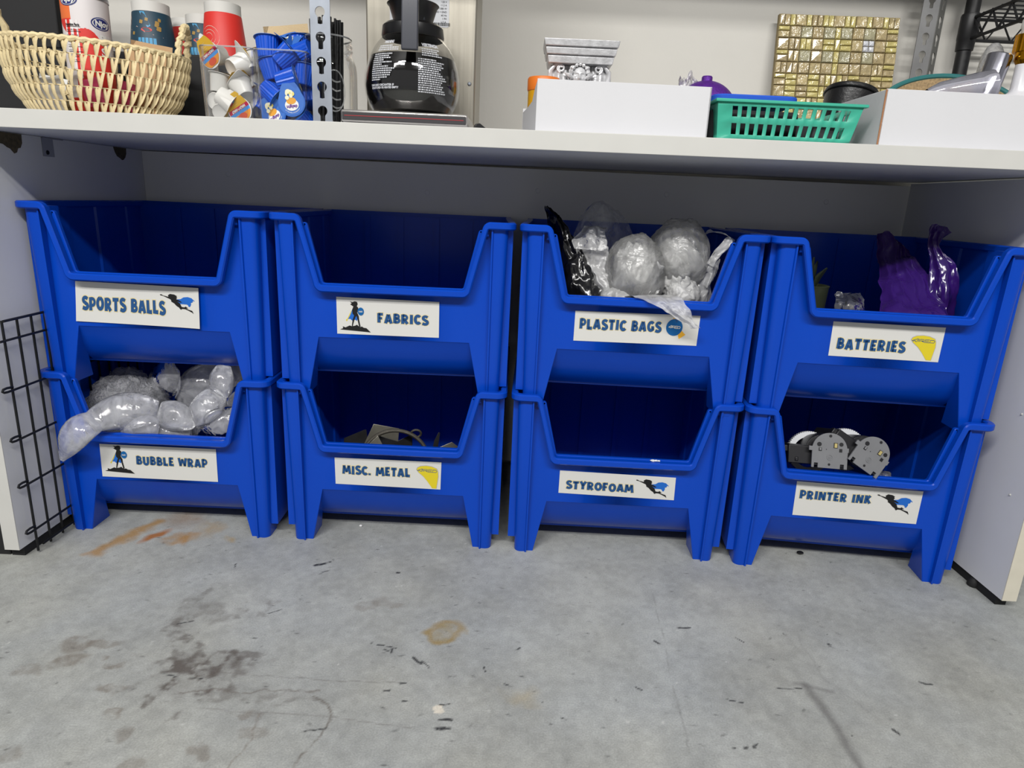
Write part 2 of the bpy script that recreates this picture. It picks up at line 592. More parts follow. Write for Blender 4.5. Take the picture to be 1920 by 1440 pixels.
M_WALL = mat('wall_paint', srgb(226, 223, 215), 0.75, bump=0.15, bscale=90, var=0.03, vscale=5)
mb = MB()
mb.box(-2.2, 3.0, 0.46, 0.56, 0.0, 2.9)
w = mb.build('wall_back', M_WALL)
w.rotation_euler.z = YAW
tag(w, kind='structure')
mb = MB()
for a in [(-2.6, 3.4, -4.6, 0.6, 2.9, 3.0)]:
    mb.box(*a)
tag(mb.build('ceiling', mat('ceiling_paint', srgb(200, 200, 200), 0.8)), kind='structure')

M_LAM = mat('white_laminate', srgb(238, 239, 242), 0.42, spec=0.4, bump=0.05, bscale=200, var=0.015, vscale=12)
M_EDGE = mat('white_edge_band', srgb(216, 215, 210), 0.4, spec=0.4, var=0.02, vscale=20)
M_UNDER = mat('grey_laminate_underside', srgb(168, 170, 182), 0.5, var=0.03)
M_CHIP = mat('bare_chipboard', srgb(92, 82, 62), 0.9, bump=0.8, bscale=250, var=0.35, vscale=140)
CT = 0.7535


def ct(x):                                       # height of the worktop at x
    return CT+0.004*(x-0.2)


# worktop
top = thing('worktop', 'long white laminate worktop spanning over all the blue bins', 'worktop', W(0.2, 0, CT), YAW)
top.rotation_euler = (0, -0.004, YAW)
mb = MB()
mb.box(-1.6, 1.7, -0.0820, 0.452, -0.027, 0.0)
mb.build('board', M_LAM, top)
mb = MB()
mb.box(-1.6, 1.7, -0.0835, -0.0815, -0.0272, 0.0002)
tag(mb.build('edge_band', M_EDGE, top, bevel=0.0008), 'brighter white front edge strip')

# side panels, back panel
lp = thing('side_panel', 'white laminate side panel at the left end, behind the wire grid', 'panel', W(-0.65, 0, 0), YAW)
mb = MB()
mb.box(-0.013, 0.013, -0.0975, 0.4233, 0.018, 0.7225)
mb.build('board', M_LAM, lp)
mb = MB()
mb.box(-0.0131, 0.0131, -0.0985, -0.0972, 0.018, 0.7225)
mb.build('edge_band', M_EDGE, lp)
mb = MB()
mb.box(-0.012, 0.011, -0.085, 0.40, 0.0, 0.018)  # black strip filling the dark gap between panel and floor
mb.build('gap_strip', mat('rubber_and_gap_black', (0.012, 0.012, 0.013), 0.7), lp)


def chip(pts):
    mb = MB()
    mb.prism([(0.0128, y, z) for y, z in pts], (0.0010, 0, 0))
    return mb.build('chipped_patch', M_CHIP, lp)


chip([(-0.02, .722), (.052, .722), (.051, .708), (.046, .700), (.040, .699), (.036, .692), (.030, .690), (.022, .697), (.015, .699), (.008, .703), (-.01, .706), (-0.02, .71)])
chip([(.316, .722), (.362, .722), (.361, .711), (.356, .703), (.349, .698), (.344, .697), (.336, .701), (.327, .704), (.320, .712)])
mb = MB()
mb.box(0.0129, 0.0141, .100, .158, .7205, .7222)
mb.box(0.0129, 0.0141, .100, .103, .690, .722)
mb.box(0.0129, 0.0136, .100, .130, .690, .722)
mb.build('corner_bracket', mat('painted_bracket', srgb(165, 168, 180), 0.4), lp)
mb = MB()
mb.M = Matrix.Translation((0.0136, .112, .697)) @ Matrix.Rotation(PI/2, 4, 'Y')
mb.lathe([(0, 0.0012), (.0035, .0012), (.004, 0)], 12)
mb.build('screw', mat('dark_screw', (0.03, 0.03, 0.035), 0.4, metal=0.8), lp)

rp = thing('side_panel', 'white laminate side panel at the right end with cream front edge', 'panel', W(1.0995, 0, 0), YAW)
mb = MB()
mb.box(-0.0125, 0.0125, -0.1110, 0.4233, 0.0185, 0.7265)
mb.build('board', M_LAM, rp)
mb = MB()
mb.box(-0.0126, 0.0126, -0.1122, -0.1108, 0.0185, 0.7265)
tag(mb.build('edge_band', mat('cream_edge', srgb(228, 222, 204), 0.45, var=0.04, vscale=40), rp), 'cream edge strip')
mb = MB()
mb.box(-0.009, 0.010, -0.095, 0.40, 0.0, 0.0185)  # black strip in the dark gap below the right panel
mb.build('gap_strip', MATS['rubber_and_gap_black'], rp)
mb = MB()
mb.lathe([(.010, 0), (.011, .003), (.010, .012), (.006, .0165)], 14, (-0.008, -0.035, 0), cap=True)
mb.build('levelling_foot', MATS['rubber_and_gap_black'], rp)
for y, z in ((-.07, .20), (-.05, .34)):
    mb = MB()
    mb.M = Matrix.Translation((-0.0125, y, z)) @ Matrix.Rotation(-PI/2, 4, 'Y')
    mb.lathe([(0, .002), (.0015, .002), (.002, 0)], 10)
    mb.build('nail_head', M_EDGE, rp)

bp = thing('back_panel', 'grey-white back panel across the space under the worktop', 'panel', W(0.225, 0.4235, 0), YAW)
mb = MB()
mb.box(-0.8617, 0.8617, 0.0, 0.016, 0.02, 0.7215)
mb.build('board', mat('back_laminate', srgb(253, 253, 252), 0.5, spec=0.3, var=0.02), bp)
for x, z in ((-.67, .68), (-.22, .66), (.03, .675), (.32, .68), (.68, .68)):
    mb = MB()
    mb.M = Matrix.Translation((x, 0.0, z)) @ Matrix.Rotation(PI/2, 4, 'X')
    mb.lathe([(0, .0012), (.0045, .0012), (.006, 0)], 14)
    mb.build('screw_cap', MATS['back_laminate'], bp)

mb = MB()
mb.box(-.10, -.0015, -.085, .42, 0, .722)  # plain black block added to fill the dark strip beside the left panel
o = mb.build('black_block', mat('block_black', (.012, .012, .013), .6), bevel=.002)
o.location, o.rotation_euler = W(-.6635, 0, 0), (0, 0, YAW)
tag(o, 'plain black block standing just left of the left side panel', 'cabinet')

# upper shelf board above the frame, whose shade falls on the wall
mb = MB()
mb.box(-1.6, 1.7, -0.05, 0.45, 1.34, 1.365)
o = mb.build('upper_shelf_board', M_LAM)
o.rotation_euler.z = YAW
tag(o, 'white shelf board high above the worktop', 'shelf')

# ------------------------------------------------------------------ the blue bins
M_BLUE = mat('blue_bin_plastic', (0.0020, 0.066, 0.55), 0.25, spec=0.30, bump=0.06, bscale=400, var=0.03, vscale=6)
M_PAPER = mat('label_paper', srgb(228, 227, 222), 0.55, spec=0.3, var=0.01)
M_NAVY = mat('label_navy_ink', srgb(44, 88, 142), 0.6, spec=0.2)
M_YEL = mat('label_cream_ink', srgb(240, 222, 160), 0.6, spec=0.2)
M_BLK = mat('label_black_ink', srgb(34, 34, 34), 0.6, spec=0.2)
M_CAPE = mat('label_blue_ink', srgb(40, 110, 205), 0.6, spec=0.2)
M_SWOOSH = mat('label_yellow_ink', srgb(232, 212, 50), 0.6, spec=0.2)
M_HAZE = mat('label_haze_ink', srgb(178, 178, 196), 0.6, spec=0.2)
M_AMBER = mat('label_amber_ink', srgb(246, 186, 60), 0.6, spec=0.2)
M_DISC = mat('label_disc_ink', srgb(24, 102, 168), 0.6, spec=0.2)
BH, BD = 0.3188, 0.405


def sweep(mb, P, N, B, t, b, ch=0.0022):
    """rectangular lip swept along P; N, B unit vectors per point"""
    rings = []
    for p, n, q, bb in zip(P, N, B, b):
        c = ch
        t_ = t*(1 if abs(n.z) > .9 else .74+.26*abs(n.z))
        rings.append([p+q*c, p+q*(bb-c), p+q*bb+n*c, p+q*bb+n*(t_-c), p+q*(bb-c)+n*t_, p+q*c+n*t_, p+n*(t_-c), p+n*c])
    mb.loft(rings, True, True)


def notch_path(pts, rad):
    half = fillet([Vector(p) for p in pts], rad, 7)
    P, N = [], []
    for i, p in enumerate(half):
        a = half[max(i-1, 0)]
        b = half[min(i+1, len(half)-1)]
        d = (b-a).normalized()
        P.append(p)
        N.append(Vector((-d.y, d.x)))
    return P, N


def build_bin():
    root = thing('stacking_bin', 'x', 'storage bin', (0, 0, 0))
    # rim
    mb = MB()
    P2, N2 = notch_path([(.1895, BH), (.1552, BH), (.1242, .2015), (0, .2015)], [.014, .006])
    P, N, B, b = [], [], [], []
    for y in (BD, .3, .15, .03):
        P.append(Vector((.2055+.004*(BD-y)/BD, y, BH)))
        N.append(Vector((0, 0, -1)))
        B.append(Vector((-1, 0, 0)))
        b.append(.012)
    for k in range(7):
        a = PI/2*k/6
        P.append(Vector((.1895+.02*math.cos(a), .02-.02*math.sin(a), BH)))
        N.append(Vector((0, 0, -1)))
        B.append(Vector((-math.cos(a), math.sin(a), 0)))
        b.append(.013)
    for p, n in zip(P2[1:], N2[1:]):
        P.append(Vector((p.x, 0, p.y)))
        N.append(Vector((n.x, 0, n.y)))
        B.append(Vector((0, 1, 0)))
        b.append(.014)
    mir = lambda v: Vector((-v.x, v.y, v.z))
    P = P+[mir(v) for v in reversed(P[:-1])]
    N = N+[mir(v) for v in reversed(N[:-1])]
    B = B+[mir(v) for v in reversed(B[:-1])]
    b = b+list(reversed(b[:-1]))
    sweep(mb, P, N, B, .0125, b)
    mb.box(-.2055, .2055, BD-.012, BD, BH-.0125, BH)
    # inner ridge of the opening
    P2, N2 = notch_path([(.163, .3045), (.1462, .3045), (.1212, .2032), (0, .2032)], [.005, .004])
    P = [Vector((p.x, .0138, p.y)) for p in P2]
    N = [Vector((n.x, 0, n.y)) for n in N2]
    P = P+[mir(v) for v in reversed(P[:-1])]
    N = N+[mir(v) for v in reversed(N[:-1])]
    sweep(mb, P, N, [Vector((0, 1, 0))]*len(P), .011, [.009]*len(P), .0015)
    mb.build('rim', M_BLUE, root)
    # front panel
    mb = MB()
    half = [(.1340, .106), (.156, .0), (.170, 0), (.168, .311), (.160, .311), (.1290, .194)]
    for s in (1, -1):
        pts = [(0, .106)]+half+[(0, .194)]
        mb.prism([(s*x, .0215, z) for x, z in pts], (0, .0032, 0))
    mb.build('front_panel', M_BLUE, root)
    # body: floor roll, bottom, sides, back
    mb = MB()
    prof = [(.0218, .1065), (.0250, .101), (.0310, .088), (.0385, .072), (.0480, .056), (.0600, .042), (.0740, .033), (.0900, .029), (.39, .029)]
    hw = lambda z: .1345+(.106-z)*.205
    rings = []
    for y, z in prof:
        h = hw(z) if y < .08 else .196
        rings.append([(-h, y, z), (h, y, z), (h, y+.001, z+.003), (-h, y+.001, z+.003)])
    mb.loft(rings[:7])
    mb.loft([[(-.196, y, z), (.196, y, z), (.196, y, z+.003), (-.196, y, z+.003)] for y, z in ((.074, .030), (.39, .029))])
    for s in (1, -1):
        mb.hexa([(s*.1990, .030, .025), (s*.2040, .030, .025), (s*.2005, .392, .025), (s*.1975, .392, .025)],
                [(s*.2015, .030, .311), (s*.2048, .030, .311), (s*.2030, .396, .311), (s*.2000, .396, .311)])
        # flange strip beside the leg
        mb.hexa([(s*.186, .029, .025), (s*.2043, .029, .025), (s*.2043, .034, .025), (s*.186, .034, .025)],
                [(s*.190, .029, .311), (s*.2050, .029, .311), (s*.2050, .034, .311), (s*.190, .034, .311)])
        for y in (.10, .22, .33):                # ribs inside the walls
            mb.hexa([(s*.194, y, .03), (s*.199, y-.004, .03), (s*.199, y+.034, .03), (s*.194, y+.030, .03)],
                    [(s*.197, y, .308), (s*.202, y-.004, .308), (s*.202, y+.034, .308), (s*.197, y+.030, .308)])
        # back feet
        mb.hexa([(s*.160, .35, 0), (s*.190, .35, 0), (s*.190, .385, 0), (s*.160, .385, 0)], [(s*.155, .35, .03), (s*.195, .35, .03), (s*.195, .398, .03), (s*.155, .398, .03)])
        # inside cheek behind the front leg
        mb.hexa([(s*.156, .0240, .029), (s*.160, .0240, .029), (s*.160, .080, .029), (s*.156, .080, .029)], [(s*.156, .0240, .106), (s*.160, .0240, .106), (s*.160, .03, .106), (s*.156, .03, .106)])
    mb.box(-.2000, .2000, .389, .3925, .025, .311)
    for x in (-.115, -.04, .04, .115):
        mb.box(x-.006, x+.006, .3855, .3892, .03, .308)
    mb.build('body', M_BLUE, root)
    # front legs
    for s in (-1, 1):
        mb = MB()
        rings = []
        for z in (0.0, .004, .10, .20, .311):
            t = z/.311
            yf = .0165-.0075*t
            xo = .1905+.0060*t
            r = .012
            ins = .004*(1-z/.004) if z < .004 else 0
            ring = [(.1675, .0235), (.1675, yf-.0028), (.1700, yf-.0028), (.1712, yf+.0006)]
            ring += [(xo-r+r*math.sin(a), yf+r-r*math.cos(a)) for a in [PI/2*k/7 for k in range(8)]]
            ring += [(xo, .060), (.1675, .060)]
            cx, cy = .179, .035
            ring = [(cx+(x-cx)*(1-ins*8), cy+(y-cy)*(1-ins*8)) for x, y in ring]
            rings.append([(s*x, y, z) for x, y in ring])
        mb.loft(rings)
        # sloped inner cheek of the foot and its sole
        mb.hexa([(s*.155, .0220, 0), (s*.158, .0220, 0), (s*.158, .078, 0), (s*.155, .078, 0)], [(s*.1340, .0225, .105), (s*.137, .0225, .105), (s*.137, .030, .105), (s*.1340, .030, .105)])
        mb.hexa([(s*.155, .0218, 0), (s*.170, .0218, 0), (s*.170, .078, 0), (s*.155, .078, 0)], [(s*.1545, .0218, .0035), (s*.170, .0218, .0035), (s*.170, .078, .0035), (s*.1545, .078, .0035)])
        mb.build('leg', M_BLUE, root, smooth=30)
    return root


# chunky comic capitals drawn as tapering strokes: (advance, strokes); a stroke is points, start width, end width
def arc(cx, cy, rx, ry, a0, a1, n=9):
    return [(cx+rx*math.cos(R(a0+(a1-a0)*k/n)), cy+ry*math.sin(R(a0+(a1-a0)*k/n))) for k in range(n+1)]


GL = {
    'A': (.80, [([(.12, 0), (.36, .95)], .25, .22), ([(.44, .95), (.68, 0)], .22, .25), ([(.24, .27), (.56, .27)], .18, .18)]),
    'B': (.72, [([(.16, 0), (.18, 1)], .26, .24), ([(.18, .90)]+arc(.36, .72, .19, .18, 80, -80)+[(.2, .53)], .20, .18), ([(.2, .50)]+arc(.38, .29, .22, .19, 80, -85)+[(.16, .10)], .2, .22)]),
    'C': (.70, [(arc(.40, .5, .26, .40, 42, 320, 14), .24, .26)]),
    'E': (.62, [([(.16, 0), (.17, 1)], .26, .24), ([(.17, .89), (.56, .90)], .2, .22), ([(.17, .50), (.50, .50)], .18, .18), ([(.16, .11), (.58, .11)], .2, .24)]),
    'F': (.62, [([(.17, 0), (.15, 1)], .27, .24), ([(.15, .89), (.56, .90)], .2, .24), ([(.17, .47), (.48, .47)], .18, .2)]),
    'G': (.74, [(arc(.40, .5, .27, .40, 42, 330, 14), .24, .24), ([(.42, .42), (.70, .42)], .18, .18), ([(.62, .42), (.62, .12)], .18, .18)]),
    'I': (.36, [([(.18, 0), (.19, 1)], .26, .24)]),
    'K': (.76, [([(.16, 0), (.18, 1)], .26, .24), ([(.22, .44), (.60, .97)], .22, .25), ([(.30, .55), (.64, .02)], .22, .26)]),
    'L': (.60, [([(.17, 0), (.15, 1)], .26, .24), ([(.16, .12), (.57, .12)], .22, .26)]),
    'M': (.98, [([(.12, 0), (.20, 1)], .24, .22), ([(.22, .95), (.47, .22)], .22, .18), ([(.47, .22), (.74, .95)], .18, .22), ([(.76, 1), (.86, 0)], .22, .25)]),
    'N': (.80, [([(.14, 0), (.16, 1)], .24, .22), ([(.18, .95), (.60, .08)], .24, .22), ([(.63, 0), (.65, 1)], .22, .24)]),
    'O': (.78, [(arc(.39, .5, .27, .40, 90, 450, 18), .24, .24)]),
    'P': (.70, [([(.17, 0), (.16, 1)], .26, .24), ([(.17, .90)]+arc(.36, .65, .22, .25, 80, -85)+[(.18, .40)], .2, .2)]),
    'R': (.76, [([(.16, 0), (.16, 1)], .26, .24), ([(.17, .90)]+arc(.36, .69, .21, .21, 80, -85)+[(.18, .46)], .2, .2), ([(.34, .44), (.62, .02)], .22, .26)]),
    'S': (.66, [([(.58, .82)]+arc(.36, .73, .22, .19, 60, 265, 9)+arc(.34, .28, .24, .20, 85, -120, 9)+[(.07, .16)], .22, .25)]),
    'T': (.68, [([(.34, 0), (.35, .95)], .25, .24), ([(.03, .88), (.66, .90)], .24, .22)]),
    'U': (.78, [([(.16, 1), (.16, .38)]+arc(.39, .36, .23, .27, 180, 360, 9)+[(.63, 1)], .25, .24)]),
    'W': (1.02, [([(.10, 1), (.26, .03)], .24, .22), ([(.26, .05), (.50, .85)], .2, .18), ([(.50, .85), (.76, .05)], .18, .2), ([(.76, .03), (.92, 1)], .22, .24)]),
    'Y': (.74, [([(.10, 1), (.37, .48)], .25, .22), ([(.66, 1), (.37, .48)], .25, .22), ([(.37, .55), (.36, 0)], .24, .25)]),
    '.': (.34, [([(.14, 0), (.15, .22)], .22, .22)]), ' ': (.38, [])}


def ribbon(pts, w0, w1, grow=0.0, fat=1.0):
    p = [Vector(q) for q in pts]
    L = [0]
    for a, b in zip(p, p[1:]):
        L.append(L[-1]+(b-a).length)
    if grow:
        p[0] = p[0]+(p[0]-p[1]).normalized()*grow
        p[-1] = p[-1]+(p[-1]-p[-2]).normalized()*grow
    l, r = [], []
    for i, q in enumerate(p):
        d = (p[min(i+1, len(p)-1)]-p[max(i-1, 0)]).normalized()
        n = Vector((-d.y, d.x))
        h = (w0+(w1-w0)*L[i]/L[-1])/2*fat+grow
        l.append(q+n*h)
        r.append(q-n*h)
    return [(l[i], l[i+1], r[i+1], r[i]) for i in range(len(p)-1)]


def text_quads(s, grow=0.0):
    x, out = 0.0, []
    for k, ch in enumerate(s):
        adv, st = GL[ch]
        dy = (0.02, -0.03, 0.03, -0.01, 0.0)[k % 5] if ch != '.' else 0
        for pts, w0, w1 in st:
            for q in ribbon(pts, w0, w1, grow, 1.24):
                out.append([(v.x+x, v.y+dy) for v in q])
        x += adv+.07
    return x-.07, out


def poly_tri(pts):
    return [[pts[i] for i in t] for t in tessellate_polygon([[Vector((x, y, 0)) for x, y in pts]])]


FLY_BODY = [(330, 355), (380, 350), (430, 385), (590, 420), (575, 370), (640, 320), (770, 335), (790, 345), (850, 380), (830, 410), (860, 435), (830, 460), (835, 490), (900, 510), (1010, 580), (960, 590), (850, 550), (940, 620), (985, 730), (1070, 740), (1110, 708), (1150, 740), (1190, 765),
            (1120, 770), (1190, 805), (1310, 840), (1335, 890), (1350, 940), (1300, 895), (1180, 835), (1090, 797), (1000, 795), (960, 825), (930, 800), (910, 760), (830, 710), (760, 630), (670, 570), (670, 530), (640, 495), (430, 400), (340, 380)]
FLY_CAPE = [(840, 490), (960, 475), (1050, 410), (1180, 390), (1300, 420), (1395, 510), (1380, 525), (1345, 500), (1330, 560), (1275, 580), (1280, 640), (1240, 720), (1200, 710), (1180, 660), (1140, 640), (960, 640), (830, 570)]
ST_BODY = [(325, 215), (350, 200), (322, 168), (360, 180), (400, 163), (437, 172), (447, 210), (430, 245), (452, 262), (456, 300), (436, 350), (462, 410), (466, 470), (487, 582), (463, 582), (440, 470), (425, 405), (410, 420), (386, 480), (357, 580), (343, 578), (360, 470), (385, 400), (360, 370), (355, 310), (375, 250), (352, 235)]
ST_CAPE = [(372, 262), (395, 290), (402, 330), (385, 400), (432, 405), (440, 450), (430, 490), (400, 470), (350, 487), (320, 460), (285, 462), (320, 400), (355, 300)]
ST_TAIL = [(345, 310), (270, 460), (247, 480), (262, 507), (278, 470), (352, 330)]
ST_HILL = [(150, 642), (200, 622), (195, 590), (240, 606), (310, 570), (345, 582), (400, 570), (430, 553), (450, 572), (480, 590), (510, 580), (540, 600), (585, 605), (620, 640), (655, 672), (600, 668)]
SW = [(400, 520), (440, 430), (560, 370), (780, 345), (1000, 370), (1200, 450), (1250, 560), (1270, 750), (1210, 1240), (1040, 1235), (850, 980), (680, 780), (480, 620)]
SWT = [[(430, 545), (620, 470)], [(430, 545), (490, 565)], [(490, 520), (570, 580)], [(640, 470), (592, 580)], [(668, 480), (650, 572)], [(690, 572), (704, 485), (832, 490), (832, 540), (720, 540)], [(760, 540), (835, 585)], [(1020, 492), (872, 490), (852, 590), (1030, 595)], [(870, 542), (1000, 542)], [(1052, 500), (1042, 592), (1180, 592), (1212, 545), (1180, 502), (1052, 500)]]


def make_label(root, quad, text, tu, tv, emblem, eu, ev, bow=0.0):
    """quad: corners TL TR BR BL in bin x, z; tu, tv: fractions taken by the words; emblem in eu, ev"""
    TL, TR, BR, BL = [Vector(q) for q in quad]

    def at(u, v, d=0.0):
        p = TL.lerp(TR, u).lerp(BL.lerp(BR, u), v)
        y = .0209-d-bow*(.6*u**6+.25*(1-u)**6+.5*max(0, v-.55)**2)
        return (p.x, y, p.y)
    mb = MB()
    mb.grid(lambda u, v: at(u, v), 24, 8)
    pl = mb.build('paper_label', M_PAPER, root, solid=0.0003, smooth=0)
    # words
    mb = MB()
    for grow, d, ci in ((.055, .00035, 1), (0, .0006, 0)):
        wd, qs = text_quads(text, grow)
        mb.cur = ci
        for q in qs:
            mb.add([at(tu[0]+(tu[1]-tu[0])*x/wd, (tv[1]+(tv[0]-tv[1])*y), d+(0.0001 if ci == 0 else 0)) for x, y in q], [(0, 1, 2, 3)])
    mb.build('lettering', [M_NAVY, M_YEL], pl, smooth=0, fix=False, merge=0)
    # emblem
    mb = MB()

    def shape(pts, box, ci, d):
        mb.cur = ci
        for tri in poly_tri(pts):
            mb.add([at(eu[0]+(eu[1]-eu[0])*(x-box[0])/(box[1]-box[0]), ev[0]+(ev[1]-ev[0])*(y-box[2])/(box[3]-box[2]), d) for x, y in tri], [(0, 1, 2)])

    def strokes(sts, box, w, ci, d):
        for s in sts:
            for q in ribbon(s, w, w, w*.2):
                shape([(v.x, v.y) for v in q], box, ci, d)
    if emblem == 'fly':
        bx = (330, 1395, 315, 940)
        shape(FLY_CAPE, bx, 1, .0005)
        shape(FLY_BODY, bx, 0, .0008)
        mats = [M_BLK, M_CAPE]
    elif emblem == 'stand':
        bx = (150, 655, 160, 675)
        shape(ST_TAIL, bx, 2, .0004)
        shape(ST_CAPE, bx, 1, .0005)
        shape(ST_BODY, bx, 0, .0008)
        shape(ST_HILL, bx, 0, .0009)
        shape(arc(495, 328, 52, 66, 0, 345, 23), bx, 3, .0010)
        strokes([[(462, 330), (478, 318)], [(484, 335), (492, 318), (502, 332)], [(508, 334), (512, 318), (524, 320)], [(466, 338), (526, 336)]], bx, 5, 4, .0013)
        mats = [M_BLK, M_CAPE, M_SWOOSH, M_DISC, M_PAPER]
    elif emblem == 'swoosh':
        bx = (400, 1270, 345, 1240)
        cx, cy = 880, 640
        shape([(cx+(x-cx)*1.045, cy+(y-cy)*(1.05 if y < 900 else 1.0)) for x, y in SW], bx, 1, .0004)
        shape(SW, bx, 0, .0006)
        strokes(SWT, bx, 13, 2, .0009)
        mats = [M_SWOOSH, M_HAZE, M_NAVY]
    else:
        bx = (0, 100, 0, 100)
        shape([(30, 0), (62, 10), (80, 60), (100, 78), (70, 100), (62, 74), (50, 60)], bx, 0, .0004)
        shape([(x, y) for x, y in arc(42, 45, 40, 40, 0, 348, 29)], bx, 1, .0006)
        shape([(40, 5), (52, 5), (56, 18), (48, 22)], bx, 3, .0008)
        for k, st in enumerate(SWT):
            strokes([[(14+(x-430)*.072, 36+(y-470)*.11) for x, y in st]], bx, 2.2, 2, .0009)
        mats = [M_AMBER, M_DISC, M_PAPER, M_NAVY]
    mb.build('emblem', mats, pl, smooth=0, fix=False, merge=0)


BP = 0.2957
COLS = [(-0.4289, -0.0112, 0.0300), (0, 0, 0.0196), (0.4266, 0.0037, 0.0134), (0.8442, -0.0144, -0.0740)]
DUP = [(0.0032, 0.0033, 0.0140), (0.0035, 0.0036, 0.0364), (0.0007, -0.0039, -0.0235), (0.0012, -0.0031, 0.0152)]
LAB = {
    (0, 1): ('blue stacking bin labelled SPORTS BALLS, empty, on the bubble wrap bin', [(-0.1286, 0.1856), (0.086, 0.183), (0.0831, 0.1103), (-0.1357, 0.1145)], 'SPORTS BALLS', (.05, .72), (.37, .70), 'fly', (.68, .965), (.18, .64), 0.006),
    (1, 1): ('blue stacking bin labelled FABRICS, empty, on the miscellaneous metal bin', [(-0.1008, 0.1793), (0.0797, 0.1775), (0.0798, 0.1133), (-0.1006, 0.1136)], 'FABRICS', (.395, .895), (.39, .65), 'stand', (.03, .33), (.09, .93), 0),
    (2, 1): ('blue stacking bin labelled PLASTIC BAGS, stuffed with carrier bags', [(-0.1061, 0.1757), (0.1101, 0.1778), (0.109, 0.1248), (-0.1061, 0.1225)], 'PLASTIC BAGS', (.04, .70), (.25, .59), 'disc', (.735, .90), (.10, .80), 0),
    (3, 1): ('blue stacking bin labelled BATTERIES with a purple bag in it', [(-0.0866, 0.1818), (0.0963, 0.1824), (0.0958, 0.1223), (-0.0855, 0.122)], 'BATTERIES', (.06, .68), (.47, .78), 'swoosh', (.72, .945), (.26, .96), 0),
    (0, 0): ('blue stacking bin labelled BUBBLE WRAP, full of clear packaging', [(-0.1199, 0.1782), (0.098, 0.1777), (0.0972, 0.1115), (-0.1217, 0.1124)], 'BUBBLE WRAP', (.305, .92), (.32, .575), 'stand', (.03, .285), (.02, .87), 0),
    (1, 0): ('blue stacking bin labelled MISC. METAL with scrap metal showing', [(-0.1089, 0.1722), (0.0919, 0.1731), (0.0908, 0.1176), (-0.1082, 0.1191)], 'MISC. METAL', (.07, .71), (.28, .60), 'swoosh', (.77, .975), (.15, .97), 0),
    (2, 0): ('blue stacking bin labelled STYROFOAM, dark and nearly empty', [(-0.1125, 0.1703), (0.1039, 0.1673), (0.1049, 0.1217), (-0.1126, 0.1248)], 'STYROFOAM', (.06, .645), (.43, .78), 'fly', (.66, .945), (.14, .91), 0),
    (3, 0): ('blue stacking bin labelled PRINTER INK holding two cartridges', [(-0.0984, 0.1795), (0.1215, 0.1799), (0.1214, 0.1152), (-0.0967, 0.1119)], 'PRINTER INK', (.035, .61), (.25, .495), 'fly', (.65, .935), (.16, .73), 0)}
proto = build_bin()
BINS = {}
first = True
for key, L in LAB.items():
    b = proto if first else copy_tree(proto)
    if first:
        src = [o for o in proto.children]
    BINS[key] = b
    first = False
for (c, l), L in LAB.items():
    b = BINS[(c, l)]
    x, y, a = COLS[c]
    if l:
        x, y, a = x+DUP[c][0], y+DUP[c][1], a+DUP[c][2]
    b.location = (x, y, l*BP)
    b.rotation_euler = (0, 0, a)
    b['label'] = L[0]
    b['group'] = 'blue stacking bins under the worktop'
    make_label(b, *L[1:])


def BL(c, l, x, y, z):                           # bin coordinates -> world
    b = BINS[(c, l)]
    return Matrix.LocRotScale(b.location, b.rotation_euler, None) @ Vector((x, y, z))

# ------------------------------------------------------------------ things on the worktop
def on_top(name, label, cat, x, y, group=None, z=None, rot=0.0):
    return thing(name, label, cat, W(x, y, ct(x) if z is None else z), YAW+rot, group)


M_WICK = mat('cream_wicker', srgb(234, 214, 166), 0.6, bump=0.35, bscale=260, var=0.10, vscale=60)
M_BLACK = mat('black_plastic', (0.008, 0.008, 0.009), 0.35, spec=0.5)
M_MATTE = mat('matte_black_board', (0.010, 0.010, 0.011), 0.7)
M_WHITE = mat('white_plastic', srgb(238, 238, 234), 0.35, var=0.02)
M_CARD = mat('white_cardboard', srgb(222, 222, 225), 0.7, bump=0.1, bscale=120, var=0.015)
M_BROWNEDGE = mat('brown_corrugated_edge', srgb(170, 120, 84), 0.85, bump=0.4, bscale=500)
M_STEEL = mat('brushed_steel', srgb(196, 190, 176), 0.34, metal=0.85, bump=0.08, bscale=30, stretch=(60, 60, 1), var=0.06, vscale=3)
M_GALV = mat('galvanised_steel', srgb(168, 174, 184), 0.42, metal=0.7, var=0.10, vscale=30)
M_GLASS = clear('clear_glass')
M_JAR = clear('jar_glass', (.93, .95, .95), .5)
M_ACRYL = clear('clear_acrylic', (0.95, 0.96, 0.97), .5)
M_RED = mat('red_print', srgb(226, 52, 44), 0.5)
M_ORNG = mat('orange_print', srgb(240, 120, 60), 0.5)
M_TEALD = mat('dark_teal_print', srgb(34, 66, 84), 0.5, var=0.08, vscale=30)
M_GOLDP = mat('gold_print', srgb(176, 140, 70), 0.5)
M_SKYP = mat('sky_blue_print', srgb(84, 168, 216), 0.5)
M_OFFW = mat('cup_paper', srgb(226, 224, 218), 0.6)

# wicker basket --------------------------------------------------
BX, BY = -0.512, 0.085
bk = on_top('wicker_basket', 'cream woven wicker basket with two loop handles on the worktop', 'basket', BX, BY, rot=R(13))
BPF = [(0.0, .100, .062), (.012, .107, .067), (.034, .123, .078), (.058, .134, .087), (.080, .138, .091), (.098, .141, .094), (.113, .143, .096)]


def bprof(z):
    for (z0, a0, b0), (z1, a1, b1) in zip(BPF, BPF[1:]):
        if z <= z1:
            t = (z-z0)/(z1-z0)
            return a0+(a1-a0)*t, b0+(b1-b0)*t
    return BPF[-1][1:]


def bpt(a, z, off=0.0):
    ax, bx = bprof(z)
    return Vector(((ax+off)*math.cos(a), (bx+off)*math.sin(a), z-.012*math.cos(a)*z/.113*0.35))


